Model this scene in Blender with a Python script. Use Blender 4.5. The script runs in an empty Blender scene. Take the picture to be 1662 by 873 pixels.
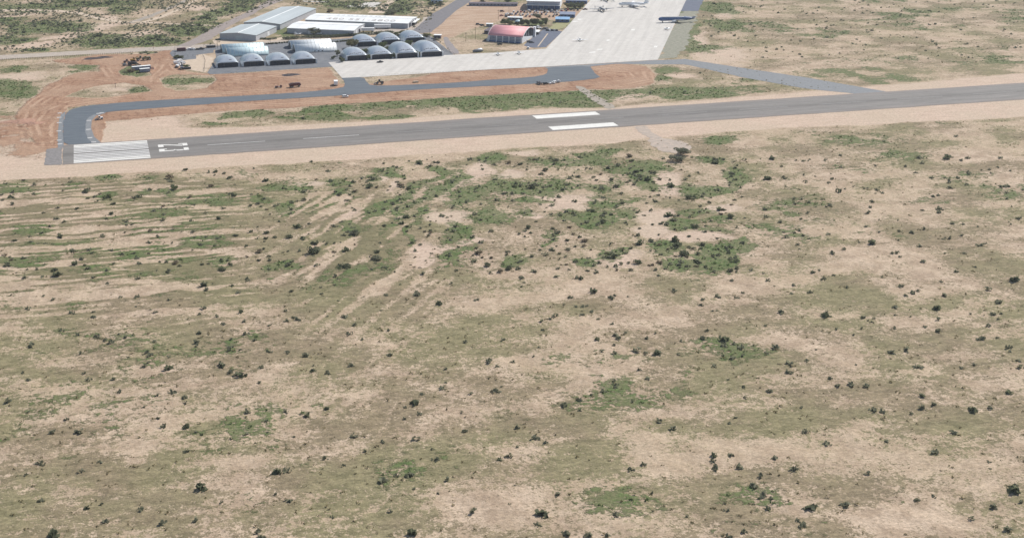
import bpy, math, random
import numpy as np
from mathutils import Vector
R_ = math.radians
S = bpy.context.scene
COL = bpy.context.collection
rng = random.Random(7)

# ------------------------------------------------------------------ camera
CAM = np.array([14.83, -780.8, 212.0]); YAW, PIT, ROL, F = 0.21698, 0.26099, -0.00987, 2075.1
CX, CY, PW, PH = 600., 222., 1662., 873.
FW = np.array([math.sin(YAW)*math.cos(PIT), math.cos(YAW)*math.cos(PIT), -math.sin(PIT)])
R0 = np.array([math.cos(YAW), -math.sin(YAW), 0.]); U0 = np.cross(R0, FW)
RR = R0*math.cos(ROL)+U0*math.sin(ROL); UU = -R0*math.sin(ROL)+U0*math.cos(ROL)
cam = bpy.data.objects.new('camera', bpy.data.cameras.new('camera')); COL.objects.link(cam)
from mathutils import Matrix
m = Matrix(((RR[0], UU[0], -FW[0]), (RR[1], UU[1], -FW[1]), (RR[2], UU[2], -FW[2])))
cam.matrix_world = Matrix.Translation(Vector(CAM)) @ m.to_4x4()
cam.data.sensor_width = 36; cam.data.sensor_fit = 'HORIZONTAL'
cam.data.lens = 36*F/PW
cam.data.shift_x = (PW/2-CX)/PW; cam.data.shift_y = -(PH/2-CY)/PW
cam.data.clip_start = 1; cam.data.clip_end = 40000
S.camera = cam

def at(x, y, z=0.):
    """the point at height z of the place seen at photograph position x, y"""
    d = FW*F+RR*(x-CX)-UU*(y-CY); t = (z-CAM[2])/d[2]; return CAM+d*t
def pj(X, Y, Z=0.):
    dx, dy, dz = X-CAM[0], Y-CAM[1], Z-CAM[2]
    w = dx*FW[0]+dy*FW[1]+dz*FW[2]
    return CX+F*(dx*RR[0]+dy*RR[1]+dz*RR[2])/w, CY-F*(dx*UU[0]+dy*UU[1]+dz*UU[2])/w

# ------------------------------------------------------------------ light
SUN_AZ, SUN_EL = R_(62), R_(43)
w = bpy.data.worlds.new('World'); S.world = w; w.use_nodes = True
nt = w.node_tree; bg = nt.nodes['Background']
sky = nt.nodes.new('ShaderNodeTexSky'); sky.sky_type = 'NISHITA'; sky.sun_disc = False
sky.sun_elevation = SUN_EL; sky.sun_rotation = SUN_AZ; sky.air_density = 1.2; sky.dust_density = 1.5
nt.links.new(sky.outputs[0], bg.inputs[0]); bg.inputs[1].default_value = 0.085
sl = bpy.data.lights.new('sun', 'SUN'); sl.energy = 4.3; sl.angle = R_(0.5); sl.color = (1, .955, .89)
sun = bpy.data.objects.new('sun', sl); COL.objects.link(sun)
sd = Vector((math.sin(SUN_AZ)*math.cos(SUN_EL), math.cos(SUN_AZ)*math.cos(SUN_EL), math.sin(SUN_EL)))
sun.rotation_euler = sd.to_track_quat('Z', 'Y').to_euler()
vs = S.view_settings; vs.view_transform = 'Standard'; vs.look = 'None'; vs.gamma = 1; vs.use_curve_mapping = False
vs.exposure = 0.32

# ------------------------------------------------------------------ materials
def mat(name, c, rough=.7, metal=0., var=.15, scale=.5, bump=0., bscale=2., spec=.3, stretch=None, c2=None, detail=5):
    m = bpy.data.materials.new(name); m.use_nodes = True; t = m.node_tree; b = t.nodes['Principled BSDF']
    b.inputs['Roughness'].default_value = rough; b.inputs['Metallic'].default_value = metal
    b.inputs['Specular IOR Level'].default_value = spec
    tc = t.nodes.new('ShaderNodeTexCoord'); src = tc.outputs['Object']
    if stretch:
        mp = t.nodes.new('ShaderNodeMapping'); mp.inputs['Scale'].default_value = stretch
        t.links.new(src, mp.inputs[0]); src = mp.outputs[0]
    n = t.nodes.new('ShaderNodeTexNoise'); n.inputs['Scale'].default_value = scale; n.inputs['Detail'].default_value = detail
    n.inputs['Roughness'].default_value = .65
    t.links.new(src, n.inputs['Vector'])
    r = t.nodes.new('ShaderNodeValToRGB'); r.color_ramp.elements[0].position = .32; r.color_ramp.elements[1].position = .68
    lo = [v*(1-var) for v in c]; hi = [min(1, v*(1+var)) for v in c] if c2 is None else c2
    r.color_ramp.elements[0].color = (*lo, 1); r.color_ramp.elements[1].color = (*hi, 1)
    t.links.new(n.outputs[0], r.inputs[0]); t.links.new(r.outputs[0], b.inputs['Base Color'])
    if bump:
        n2 = t.nodes.new('ShaderNodeTexNoise'); n2.inputs['Scale'].default_value = bscale; n2.inputs['Detail'].default_value = 4
        bp = t.nodes.new('ShaderNodeBump'); bp.inputs['Strength'].default_value = .6; bp.inputs['Distance'].default_value = bump
        t.links.new(tc.outputs['Object'], n2.inputs['Vector']); t.links.new(n2.outputs[0], bp.inputs['Height'])
        t.links.new(bp.outputs[0], b.inputs['Normal'])
    return m

M = {}
M['metal_white'] = mat('white painted sheet metal', (.78, .79, .78), .45, 0, .07, .15, stretch=(1, .2, 1))
M['metal_grey'] = mat('grey galvanised roof', (.43, .47, .48), .5, .0, .08, .12, stretch=(1, .15, 1))
M['wall_grey'] = mat('grey steel wall', (.42, .43, .46), .6, 0, .1, .4)
M['wall_white'] = mat('white steel wall', (.66, .67, .70), .6, 0, .08, .4)
M['dark'] = mat('painted interior shade', (.018, .022, .035), .7, 0, .3, .4)  # near-black navy stands in for the shade inside open ends and doorways
M['door_shade'] = mat('shade painted steel door', (.03, .036, .055), .5, 0, .3, .6)  # door colour carries the shade of the recessed hangar front
M['rubber'] = mat('tyre rubber', (.03, .03, .03), .8)
M['glass'] = mat('tinted glass', (.03, .04, .05), .12, 0, .1, spec=.6)
M['red_roof'] = mat('faded red roof', (.70, .27, .29), .6, 0, .1, .12, c2=(.82, .42, .43), stretch=(.3, 1, 1))
M['blue_roof'] = mat('pale blue roof', (.25, .42, .62), .4, 0, .12, .3)
M['slate_roof'] = mat('slate blue roof', (.22, .25, .33), .5, 0, .12, .3)
M['brown_roof'] = mat('dark brown roof', (.12, .10, .12), .8, 0, .2, .4)
M['letter'] = mat('faded roof lettering', (.47, .44, .42), .8, 0, .15, .5)
M['wood'] = mat('weathered post wood', (.12, .09, .07), .9)
M['concrete'] = mat('pale concrete', (.5, .48, .45), .85, 0, .12, .3)
M['steel'] = mat('dull steel', (.3, .3, .32), .5, .5, .15)
M['bark'] = mat('bark', (.10, .075, .055), .9)
M['gravel_dark'] = mat('dark gravel', (.07, .06, .065), .95, 0, .35, 1.2, .3, 2)
M['earth_pile'] = mat('red earth heap', (.36, .21, .15), .95, 0, .2, .6, .3, 1)
def paint(name, c, rough=.35): M[name] = mat(name+' paint', c, rough, 0, .06, .6, spec=.5)
paint('white', (.86, .86, .86)); paint('silver', (.45, .46, .48)); paint('black', (.02, .02, .024)); paint('red', (.30, .03, .03))
paint('maroon', (.11, .03, .035)); paint('blue', (.035, .06, .16)); paint('grey', (.16, .165, .18)); paint('tan', (.42, .34, .24)); paint('yellow', (.42, .24, .03))
paint('brown', (.10, .06, .045)); paint('navy', (.06, .12, .27)); paint('plane_grey', (.25, .26, .28)); paint('plane_purple', (.2, .2, .29))
paint('orange', (.5, .18, .05)); paint('green', (.05, .09, .06)); paint('olive', (.14, .12, .05))

def leaf_mat(name, c, c2):
    m = mat(name, c, .75, 0, .3, .9, c2=c2, detail=3, spec=.15); t = m.node_tree; b = t.nodes['Principled BSDF']; out = t.nodes['Material Output']
    tr = t.nodes.new('ShaderNodeBsdfTranslucent'); mx = t.nodes.new('ShaderNodeMixShader'); mx.inputs[0].default_value = .45
    t.links.new(b.inputs['Base Color'].links[0].from_socket, tr.inputs[0]); t.links.new(b.outputs[0], mx.inputs[1]); t.links.new(tr.outputs[0], mx.inputs[2]); t.links.new(mx.outputs[0], out.inputs[0]); return m
M['leaf_green'] = leaf_mat('green leaves', (.11, .14, .06), (.19, .215, .10))
M['leaf_dark'] = leaf_mat('dark leaves', (.115, .135, .085), (.20, .215, .13))
M['leaf_olive'] = leaf_mat('olive leaves', (.15, .15, .07), (.26, .24, .12))
M['leaf_grey'] = leaf_mat('grey green leaves', (.18, .19, .13), (.28, .28, .19))
M['leaf_brown'] = leaf_mat('brown twigs', (.22, .18, .125), (.32, .265, .18))
M['weed'] = leaf_mat('low green weeds', (.075, .12, .04), (.15, .195, .075))
M['weed_dry'] = leaf_mat('dry weeds', (.17, .15, .08), (.30, .25, .14))

# ------------------------------------------------------------------ mesh helpers
def tag(o, label=None, cat=None, group=None, kind=None):
    if label: o['label'] = label
    if cat: o['category'] = cat
    if group: o['group'] = group
    if kind: o['kind'] = kind
    return o
def link(name, me, parent=None):
    o = bpy.data.objects.new(name, me); COL.objects.link(o)
    if parent is not None: o.parent = parent
    return o
class MB:
    def __init__(s): s.v = []; s.f = []
    def add(s, v, f):
        n = len(s.v); s.v += [tuple(map(float, p)) for p in v]; s.f += [tuple(i+n for i in q) for q in f]; return s
    def box(s, x0, x1, y0, y1, z0, z1, tx=0, ty=0):
        return s.add([(x0, y0, z0), (x1, y0, z0), (x1, y1, z0), (x0, y1, z0), (x0+tx, y0+ty, z1), (x1-tx, y0+ty, z1), (x1-tx, y1-ty, z1), (x0+tx, y1-ty, z1)],
                     [(3, 2, 1, 0), (4, 5, 6, 7), (0, 1, 5, 4), (1, 2, 6, 5), (2, 3, 7, 6), (3, 0, 4, 7)])
    def prism_y(s, prof, y0, y1, inset=0):      # profile in x,z pushed along y
        n = len(prof); cx = sum(p[0] for p in prof)/n; cz = sum(p[1] for p in prof)/n
        v = [(p[0], y0, p[1]) for p in prof]+[(p[0], y1, p[1]) for p in prof]
        return s.add(v, [tuple(range(n)), tuple(range(2*n-1, n-1, -1))]+[(i, i+n, (i+1) % n+n, (i+1) % n) for i in range(n)])
    def prism_x(s, prof, x0, x1):
        n = len(prof); v = [(x0, p[0], p[1]) for p in prof]+[(x1, p[0], p[1]) for p in prof]
        return s.add(v, [tuple(range(n-1, -1, -1)), tuple(range(n, 2*n))]+[(i, (i+1) % n, (i+1) % n+n, i+n) for i in range(n)])
    def prism_z(s, poly, z0, z1):
        n = len(poly); v = [(p[0], p[1], z0) for p in poly]+[(p[0], p[1], z1) for p in poly]
        return s.add(v, [tuple(range(n-1, -1, -1)), tuple(range(n, 2*n))]+[(i, (i+1) % n, (i+1) % n+n, i+n) for i in range(n)])
    def tube(s, a, b, r0, r1=None, n=8):
        r1 = r0 if r1 is None else r1; a = Vector(a); b = Vector(b); d = (b-a).normalized()
        u = d.orthogonal().normalized(); q = d.cross(u); v = []
        for c, r in ((a, r0), (b, r1)):
            for i in range(n):
                t = 2*math.pi*i/n; v.append(c+u*math.cos(t)*r+q*math.sin(t)*r)
        return s.add(v, [tuple(range(n-1, -1, -1)), tuple(range(n, 2*n))]+[(i, (i+1) % n, (i+1) % n+n, i+n) for i in range(n)])
    def lathe_x(s, prof, cy=0, cz=0, n=14, sz=1.):    # prof: x, r
        v = []; f = []
        for x, r in prof:
            for i in range(n):
                t = 2*math.pi*i/n; v.append((x, cy+math.cos(t)*r, cz+math.sin(t)*r*sz))
        for j in range(len(prof)-1):
            for i in range(n):
                k = (i+1) % n; f.append((j*n+i, j*n+k, (j+1)*n+k, (j+1)*n+i))
        f.append(tuple(range(n-1, -1, -1))); f.append(tuple(range((len(prof)-1)*n, len(prof)*n)))
        return s.add(v, f)
    def build(s, name, m, parent=None, smooth=False, bevel=0):
        me = bpy.data.meshes.new(name); me.from_pydata(s.v, [], s.f); me.validate()
        import bmesh
        bm = bmesh.new(); bm.from_mesh(me); bmesh.ops.recalc_face_normals(bm, faces=bm.faces); bm.to_mesh(me); bm.free()
        me.materials.append(M[m] if isinstance(m, str) else m)
        if smooth: me.polygons.foreach_set('use_smooth', [True]*len(me.polygons))
        o = link(name, me, parent)
        if bevel:
            b = o.modifiers.new('bevel', 'BEVEL'); b.width = bevel; b.segments = 2
        return o
def empty(name, x, y, rz=0, z=0., **k):
    o = bpy.data.objects.new(name, None); COL.objects.link(o); o.location = (x, y, z); o.rotation_euler = (0, 0, rz); o.empty_display_size = 1
    return tag(o, **k)
kids = {}
def copy_tree(o, loc=None, rz=None, parent=None, **k):
    c = o.copy(); COL.objects.link(c)
    if parent is not None: c.parent = parent
    for ch in list(kids.get(o.name, o.children)): copy_tree(ch, parent=c)
    if loc is not None: c.location = loc
    if rz is not None: c.rotation_euler = (0, 0, rz)
    return tag(c, **k)
def structure(name, poly, z, m, sub=None):
    """flat sheet from a list of ground points"""
    me = bpy.data.meshes.new(name); me.from_pydata([(p[0], p[1], z) for p in poly], [], [tuple(range(len(poly)))])
    me.materials.append(m); o = link(name, me); o['kind'] = 'structure'
    if me.polygons[0].normal.z < 0: me.flip_normals()
    return o
def rough(poly, step=4., amp=.8, seed=1):
    r = random.Random(seed); out = []
    for i in range(len(poly)):
        a = np.array(poly[i]); b = np.array(poly[(i+1) % len(poly)]); L = np.linalg.norm(b-a); n = max(1, int(L/step)); nn = np.array([-(b-a)[1], (b-a)[0]])/max(L, 1e-6); w_ = 0
        for k in range(n): w_ = .6*w_+r.uniform(-amp, amp); out.append(tuple(a+(b-a)*k/n+nn*w_*(k > 0)))
    return out
def G(*px): return [at(*p)[:2] for p in px]
def smooth_poly(p, it=2):
    for _ in range(it):
        q = []
        for i in range(len(p)):
            a = np.array(p[i]); b = np.array(p[(i+1) % len(p)]); q += [a*.8+b*.2, a*.2+b*.8]
        p = q
    return p

# ------------------------------------------------------------------ numpy noise
def vnoise(x, y, seed):
    xi = np.floor(x).astype(np.int64); yi = np.floor(y).astype(np.int64); fx = x-xi; fy = y-yi
    fx = fx*fx*(3-2*fx); fy = fy*fy*(3-2*fy)
    def h(a, b):
        n = (a*374761393+b*668265263+seed*2147483647) & 0xffffffff
        n = ((n ^ (n >> 13))*1274126177) & 0xffffffff
        return ((n ^ (n >> 16)) & 0xffff)/65535.
    return (h(xi, yi)*(1-fx)+h(xi+1, yi)*fx)*(1-fy)+(h(xi, yi+1)*(1-fx)+h(xi+1, yi+1)*fx)*fy
def fbm(x, y, s, seed, o=4, g=.5):
    t = 0; a = 1; n = 0
    for i in range(o):
        t = t+a*vnoise(x/s+i*17.3, y/s-i*9.1, seed+i); n += a; a *= g; s /= 2.03
    return t/n
def sstep(x, a, b):
    t = np.clip((x-a)/(b-a), 0, 1); return t*t*(3-2*t)

# ------------------------------------------------------------------ ground zones (traced on the ground; YS: the foreshortening)
YS = 3.2
def poly_mask(X, Y, poly, soft):
    P = np.array(poly, float); P = P*np.array([1, YS]); y = Y*YS
    x0, y0 = P.min(0)-soft*2; x1, y1 = P.max(0)+soft*2
    out = np.zeros_like(X); sel = (X > x0) & (X < x1) & (y > y0) & (y < y1)
    if not sel.any(): return out
    px, py = X[sel], y[sel]; d = np.full(px.shape, 1e9); ins = np.zeros(px.shape, bool)
    for i in range(len(P)):
        a = P[i]; b = P[(i+1) % len(P)]; e = b-a; L = e@e+1e-9
        t = np.clip(((px-a[0])*e[0]+(py-a[1])*e[1])/L, 0, 1)
        d = np.minimum(d, np.hypot(px-a[0]-t*e[0], py-a[1]-t*e[1]))
        c = ((a[1] > py) != (b[1] > py)) & (px < (b[0]-a[0])*(py-a[1])/(b[1]-a[1]+1e-12)+a[0]); ins ^= c
    sdist = np.where(ins, d, -d); out[sel] = np.clip(.5+sdist/(2*soft), 0, 1); return out
def ell(X, Y, cx, cy, rx, ry, ang=0):
    """1 at the middle, .5 at the outline, falling on"""
    a = R_(ang); dx = X-cx; dy = Y-cy
    u = (dx*math.cos(a)+dy*math.sin(a))/rx; v = (-dx*math.sin(a)+dy*math.cos(a))/ry
    q = np.sqrt(u*u+v*v); return np.clip(1.0-.5*q, 0, 1)*(q < 2)

GREEN = [  # px x, y, rx, ry, angle, strength
 (446,307,26,7,0,1),(489,308,17,6,0,.9),(461,344,22,13,0,.75),(540,298,15,6,0,1),(552,314,25,8,-5,.9),(619,277,20,4,-3,.9),(645,282,22,8,0,1),(603,290,17,7,0,.9),
 (655,318,50,8,-33,.95),(636,337,42,9,-30,.8),(684,328,62,7,-38,.95),(720,308,22,10,-25,1),(743,283,13,7,0,1),(715,275,14,5,0,.8),(795,260,28,8,0,.9),(790,308,24,8,-6,.9),(757,318,32,8,-8,.7),
 (690,350,26,5,-38,.75),(573,374,14,11,0,.9),(738,376,20,9,-10,1),(713,391,28,9,-5,.95),(730,420,28,14,-10,.95),(797,350,24,13,0,.95),(463,430,32,10,0,.7),(660,385,6,16,15,.7),(420,325,26,8,0,.6),(700,288,24,5,-25,.8),
 (973,248,38,9,0,.9),(958,263,35,6,0,.75),(1030,277,44,11,0,.85),(1039,296,20,12,0,.8),(871,303,46,12,0,.95),(812,300,22,9,0,.9),(973,303,24,7,0,.85),(1149,308,42,12,-3,.9),(1189,286,24,12,0,.8),
 (1176,224,30,5,0,.95),(1158,262,34,5,0,.7),(866,327,25,5,0,.8),(1028,323,25,7,0,.6),(978,331,40,7,0,.7),(963,352,47,15,0,.85),(1019,344,30,10,0,.85),(978,366,36,12,0,.6),(813,354,30,12,0,.9),
 (863,346,22,6,0,.7),(1128,367,30,9,0,.85),(1156,374,26,6,0,.8),(1181,359,24,4,0,.7),(1133,346,26,6,0,.5),(886,392,24,12,0,.45),(833,422,18,10,0,.95),(990,413,17,8,0,.6),(942,420,22,6,0,.6),(1093,405,34,11,0,.85),
 (1170,415,54,24,-20,.85),(1195,395,24,14,0,.7),(1120,428,34,10,0,.7),(900,262,30,8,0,.5),
 (415,181,19,6,0,.9),(520,178,44,5,-2,.95),(537,191,36,5,0,.85),(629,190,34,4.5,0,.8),(655,169,62,7,-4,.95),(757,164,64,11,-4,1),(870,159,88,14,-2,1.1),(940,167,26,9,0,1),(1100,147,106,6,-2,.95),
 (1100,157,74,4,-2,.6),(1176,153,28,5,0,.7),(975,150,14,6,0,.6),(1075,112,26,7,0,.6),(1075,131,16,3,0,.6),(764,183,22,3,0,.6),(375,187,26,5,-8,.8),(348,201,26,4,0,.75),(470,192,22,3,0,.55),
 (84,44,54,9,-3,.9),(40,48,30,9,0,.6),(198,16,24,6,0,.85),(178,68,46,12,0,.9),(255,68,44,8,0,.9),(292,52,27,9,0,.8),(330,44,30,9,0,.8),(15,33,26,9,0,.6),(242,85,19,3,0,.85),(137,108,24,5,0,.85),
 (20,113,22,5,0,.7),(117,116,16,4,0,.7),(15,144,32,15,0,.8),(50,152,30,10,0,.6),(228,145,22,7,0,.7),(270,130,15,5,0,.8),(318,132,30,8,0,.8),(8,188,12,5,0,.7),(60,12,70,9,0,.55),(150,5,90,6,0,.6),(380,12,50,10,-15,.7),
 (345,28,30,14,-25,.5),(25,66,40,6,0,.6),(210,118,40,9,0,.5),(55,83,26,3,0,.6),(20,305,14,4,0,.8),(43,313,28,4,0,.8),(48,299,20,4,0,.7),(176,288,22,5,0,.7),(240,290,26,5,0,.6),(124,298,18,5,0,.6),(285,306,17,8,0,.8),
 (173,320,14,7,0,.8),(236,310,14,5,0,.6),(357,328,16,5,0,.7),(262,392,20,14,0,.35),(60,372,34,8,0,.4),(220,412,40,9,0,.4),(165,437,16,6,0,.7),(45,430,30,9,0,.55),(270,418,40,9,0,.45),(315,388,14,12,0,.5),(370,420,24,10,0,.45),
 (1160,12,40,8,8,.9),(1180,40,34,10,0,.65),(1145,80,40,5,0,.85),(1120,60,10,28,8,.8),(1110,20,14,8,0,.6),(1060,130,20,8,0,.5),
 (560,8,50,8,0,.45),(640,14,30,6,0,.6),(660,8,40,10,0,.5),(860,38,30,5,0,.8),(918,40,20,6,0,.4),(472,30,14,14,-40,.6),(470,50,18,8,0,1),(600,46,40,3,0,.4),(690,58,14,6,0,.7),(705,2,20,6,0,.5),(820,4,26,4,0,.6),(935,15,14,5,0,.5)]
BARE = [(731,354,38,14,0,1),(675,414,22,20,0,.9),(770,275,24,10,-12,.9),(820,281,28,6,0,.9),(925,322,52,7,0,1),(910,334,26,9,0,.9),(1080,300,28,15,0,.95),(1070,352,32,13,0,1),(1067,376,34,12,0,1),(1130,388,44,8,0,.9),
 (1168,343,30,6,0,.8),(640,300,14,6,-35,.6),(745,300,30,6,-38,.95),(700,318,30,5,-40,.9),(668,340,36,4,-38,.8),(620,290,16,6,0,.9),(500,298,30,5,0,.7),(575,350,30,6,-20,.5),(850,250,30,5,0,.7),(1000,420,60,14,0,.4),
 (750,395,26,6,0,.9),(700,405,30,8,0,.8),(880,350,20,6,0,.8),(60,20,80,4,-5,.7),(150,45,60,5,-8,.7),(215,58,40,5,-5,.9),(180,28,24,4,15,.6),(110,60,50,4,-8,.6),(60,75,60,4,-6,.7),(30,125,60,8,-5,.6),(320,14,20,8,0,.6),
 (345,25,30,12,0,.45),(310,105,30,8,0,.8),(1170,90,50,14,0,.9),(1130,65,20,14,0,.6),(1185,22,30,6,-8,.5),(1110,125,30,6,0,.8),(235,205,60,14,-5,1),(330,180,60,8,-3,.6),(1020,160,60,6,0,.6),(200,145,50,5,0,.5)]
PINK = [(110,82),(0,0)]
RED = [(85,98),(160,89),(255,87),(272,80),(280,83),(283,103),(300,116),(345,120),(420,118),(480,112),(530,109),(548,125),(553,141),(420,152),(300,159),(200,165),(112,176),(98,192),(94,242),(70,242),(58,232),
       (42,206),(24,190),(42,166),(65,150),(80,136),(110,125),(128,118),(164,117),(163,106),(112,104),(90,101)]
ISL = [[(104,157),(130,147),(165,138),(200,134),(235,138),(252,148),(200,154),(150,158)], [(256,128),(280,120),(345,122),(353,130),(340,143),(290,149),(268,142)], [(192,116),(210,107),(243,110),(245,122),(220,126),(198,122)]]
RED2 = [[(98,186),(200,160),(560,136),(600,136),(720,118),(860,106),(970,105),(1010,102),(1048,107),(1064,122),(1060,136),(1030,143),(985,146),(960,144),(900,149),(760,156),(600,167),(400,178),(300,186),(175,197),(160,232),(98,236)]]
TRACKS = [[(275,84),(272,100),(285,115),(340,122),(450,124),(540,132)],[(270,95),(262,112),(245,125),(246,138),(262,150),(330,152),(420,146),(548,138)],[(272,88),(200,92),(110,100)],[(245,122),(190,128),(150,130),(110,138),(70,160),(45,178),(40,205)],
 [(240,152),(160,160),(110,165),(75,180),(60,200),(70,235)],[(165,108),(172,120),(178,128)],[(84,235),(85,200),(110,172),(200,157),(330,154)],[(200,172),(400,171),(620,160),(900,143)],[(600,131),(720,126),(860,114)],[(970,112),(1010,108),(1045,116),(1050,130),(1010,138),(960,141)],[(985,118),(1020,116),(1030,126),(1000,132)],[(560,118),(480,118),(380,130)]]
LEFTSAND = [(-300,230),(20,195),(60,235),(110,240),(120,270),(0,292),(-300,330)]
SHS = [(-500,325),(0,293),(100,287),(250,280),(400,268),(600,258),(800,243),(1000,231),(1040,226),(1200,212),(1700,188),(1900,140),(1200,182),(72,262),(-500,300)]
SHN = [(160,236),(400,218),(800,192),(1200,166),(1900,120),(1900,100),(1200,158),(1000,174),(900,177),(800,182),(600,197),(400,207),(330,209),(200,200),(155,205)]
BROWN = [(697,54),(735,22),(764,4),(800,8),(855,10),(862,16),(945,18),(940,24),(905,32),(840,30),(812,34),(790,42),(770,46),(735,60),(712,62)]
GREYLOT = [(755,44),(800,38),(830,36),(830,62),(790,75),(760,78),(740,80),(728,62)]
REDGREY = [(762,60),(792,52),(800,70),(855,76),(830,80),(780,76),(755,70)]
COMPOUND = [(278,88),(345,76),(460,66),(690,52),(735,90),(540,104),(345,120),(292,112)]

def zones(wx, wy):
    """red, green, bare, dry, furrow, tone of every ground point"""
    X, Y = pj(wx, wy)
    sc = np.clip((900/np.maximum(wy-CAM[1], 150)), .4, 3)
    wX = (fbm(wx, wy, 26, 11, 5)-.5)*46*sc; wY = (fbm(wx+500, wy, 26, 23, 5)-.5)*17*sc
    w2 = (fbm(wx, wy, 7, 31, 3)-.5)*10
    Xw = X+wX+w2; Yw = Y+wY+w2*.3
    n1 = fbm(wx, wy, 60, 3, 5); n2 = fbm(wx, wy, 14, 5, 4); n3 = fbm(wx*.6, wy, 30, 9, 5)
    red = None; green = np.zeros_like(X); bare = np.zeros_like(X)
    for (cx, cy, rx, ry, a, s) in GREEN: green = np.maximum(green, ell(Xw, Yw, cx, cy, rx*1.12, ry*1.15, a)*(.62+.42*s))
    for (cx, cy, rx, ry, a, s) in BARE: bare = np.maximum(bare, ell(Xw, Yw, cx, cy, rx, ry, a)*(.45+.55*s))
    amb = sstep(n1*.5+n3*.5, .36, .64)
    inph = (X < 1200) & (Y < 470)
    strip_ = (Y > 140) & (Y < 200) & (X > 400); green = np.where(strip_, green*1.18, green)
    green = np.maximum(green*(.8+.38*sstep(n2, .3, .65)), np.where(inph & (Y > 240), .50, np.where(inph, .38, .62))*amb*(.6+.4*sstep(n2, .3, .7)))
    dry = np.clip(.5+1.9*(fbm(wx, wy*1.5, 24, 41, 6, .6)-.47), 0, 1)
    xs, ys = X+wX*.25, Y+wY*.25
    shs = poly_mask(xs, ys, SHS, 9); shn = poly_mask(xs, ys, SHN, 8); ls = poly_mask(Xw, Yw, LEFTSAND, 14)
    red = poly_mask(X+wX*.4, Y+wY*.35, RED, 7)
    for p in RED2: red = np.maximum(red, poly_mask(xs, ys, p, 6))
    red = np.maximum(red, .62*poly_mask(X+wX*.6, Y+wY*.5, [(-60,188),(26,186),(62,228),(98,238),(104,256),(60,264),(0,250),(-60,252)], 9)*(.6+.6*sstep(n2, .35, .6)))
    for p in ISL: red = red*(1-poly_mask(X+wX*.3, Y+wY*.3, p, 4))
    brown = poly_mask(xs, ys, BROWN, 6)
    comp = poly_mask(X, Y, COMPOUND, 4)
    smo = np.clip(np.maximum.reduce([shs, shn*.95, ls*.8]), 0, 1)
    clear = np.clip(np.maximum.reduce([smo, red, brown, comp]), 0, 1)
    green = green*(1-clear*.97); bare = np.maximum(bare, smo); dry = dry*(1-clear*.9)*(1-.75*bare*(bare > .4))
    # ploughed stripes south west of the runway, swinging to a diagonal further right
    south = sstep(Y, 285, 300)*(1-shs)
    fade = 1-.8*sstep(Y, 430, 560)
    f1 = sstep(470-Xw, 0, 130)*south*fade; f2 = 1.15*np.exp(-((Xw-570)/125)**2)*south*sstep(Yw, 290, 340)*fade
    a = math.atan2(93, 72); bend = (n1-.5)*9
    def streaks(u, v, sd):
        q = .42*fbm(u*.16, v, 3.4, sd, 3, .6)+.28*fbm(u*.07, v, 6.5, sd+3, 2)+.30*fbm(u*.5, v, 12, sd+9, 4, .6); return sstep(q+.035*np.sin((v+fbm(u, v, 40, sd+7, 2)*9)*2*math.pi/6.4), .445, .545)
    fur = f1*streaks(wx, wy+bend+wx*.01, 55)+f2*streaks(wx*math.cos(a)+wy*math.sin(a), -wx*math.sin(a)+wy*math.cos(a)+bend*.8, 66)
    furm = np.clip(f1+f2, 0, 1)
    dry = np.clip(dry*(1-.5*furm)+furm*(-.08+.86*fur/np.maximum(furm, .05)), 0, 1)
    green = np.where(furm > .2, np.maximum(green*(.7+.5*fur), .22*furm+.36*fur*sstep(n3, .36, .56)), green)
    # wheel tracks of the haul roads
    trk = np.zeros_like(X)
    near = (Y > 70) & (Y < 250) & (X > 0) & (X < 1080) & (red > .02)
    tx, ty = wx[near]+(n2[near]-.5)*3, wy[near]; dm_ = np.full(tx.shape, 1e9)
    for line in TRACKS:
        P = [at(*p)[:2] for p in line]
        for p, q in zip(P[:-1], P[1:]):
            e = q-p; t = np.clip(((tx-p[0])*e[0]+(ty-p[1])*e[1])/(e@e), 0, 1); dm_ = np.minimum(dm_, np.hypot(tx-p[0]-t*e[0], ty-p[1]-t*e[1]))
    trk[near] = np.exp(-dm_/16)*(.5+.5*np.cos(dm_*2*math.pi/5.5))*(.4+.6*sstep(n2[near], .35, .6))
    rough_far = sstep(-Y, -95, -60)*(X < 900)
    return dict(red=red, green=green, bare=bare, dry=dry, fur=fur, furm=furm, brown=brown, tone=n1, X=X, Y=Y, smo=clear, far=rough_far, n2=n2, trk=trk)

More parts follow.
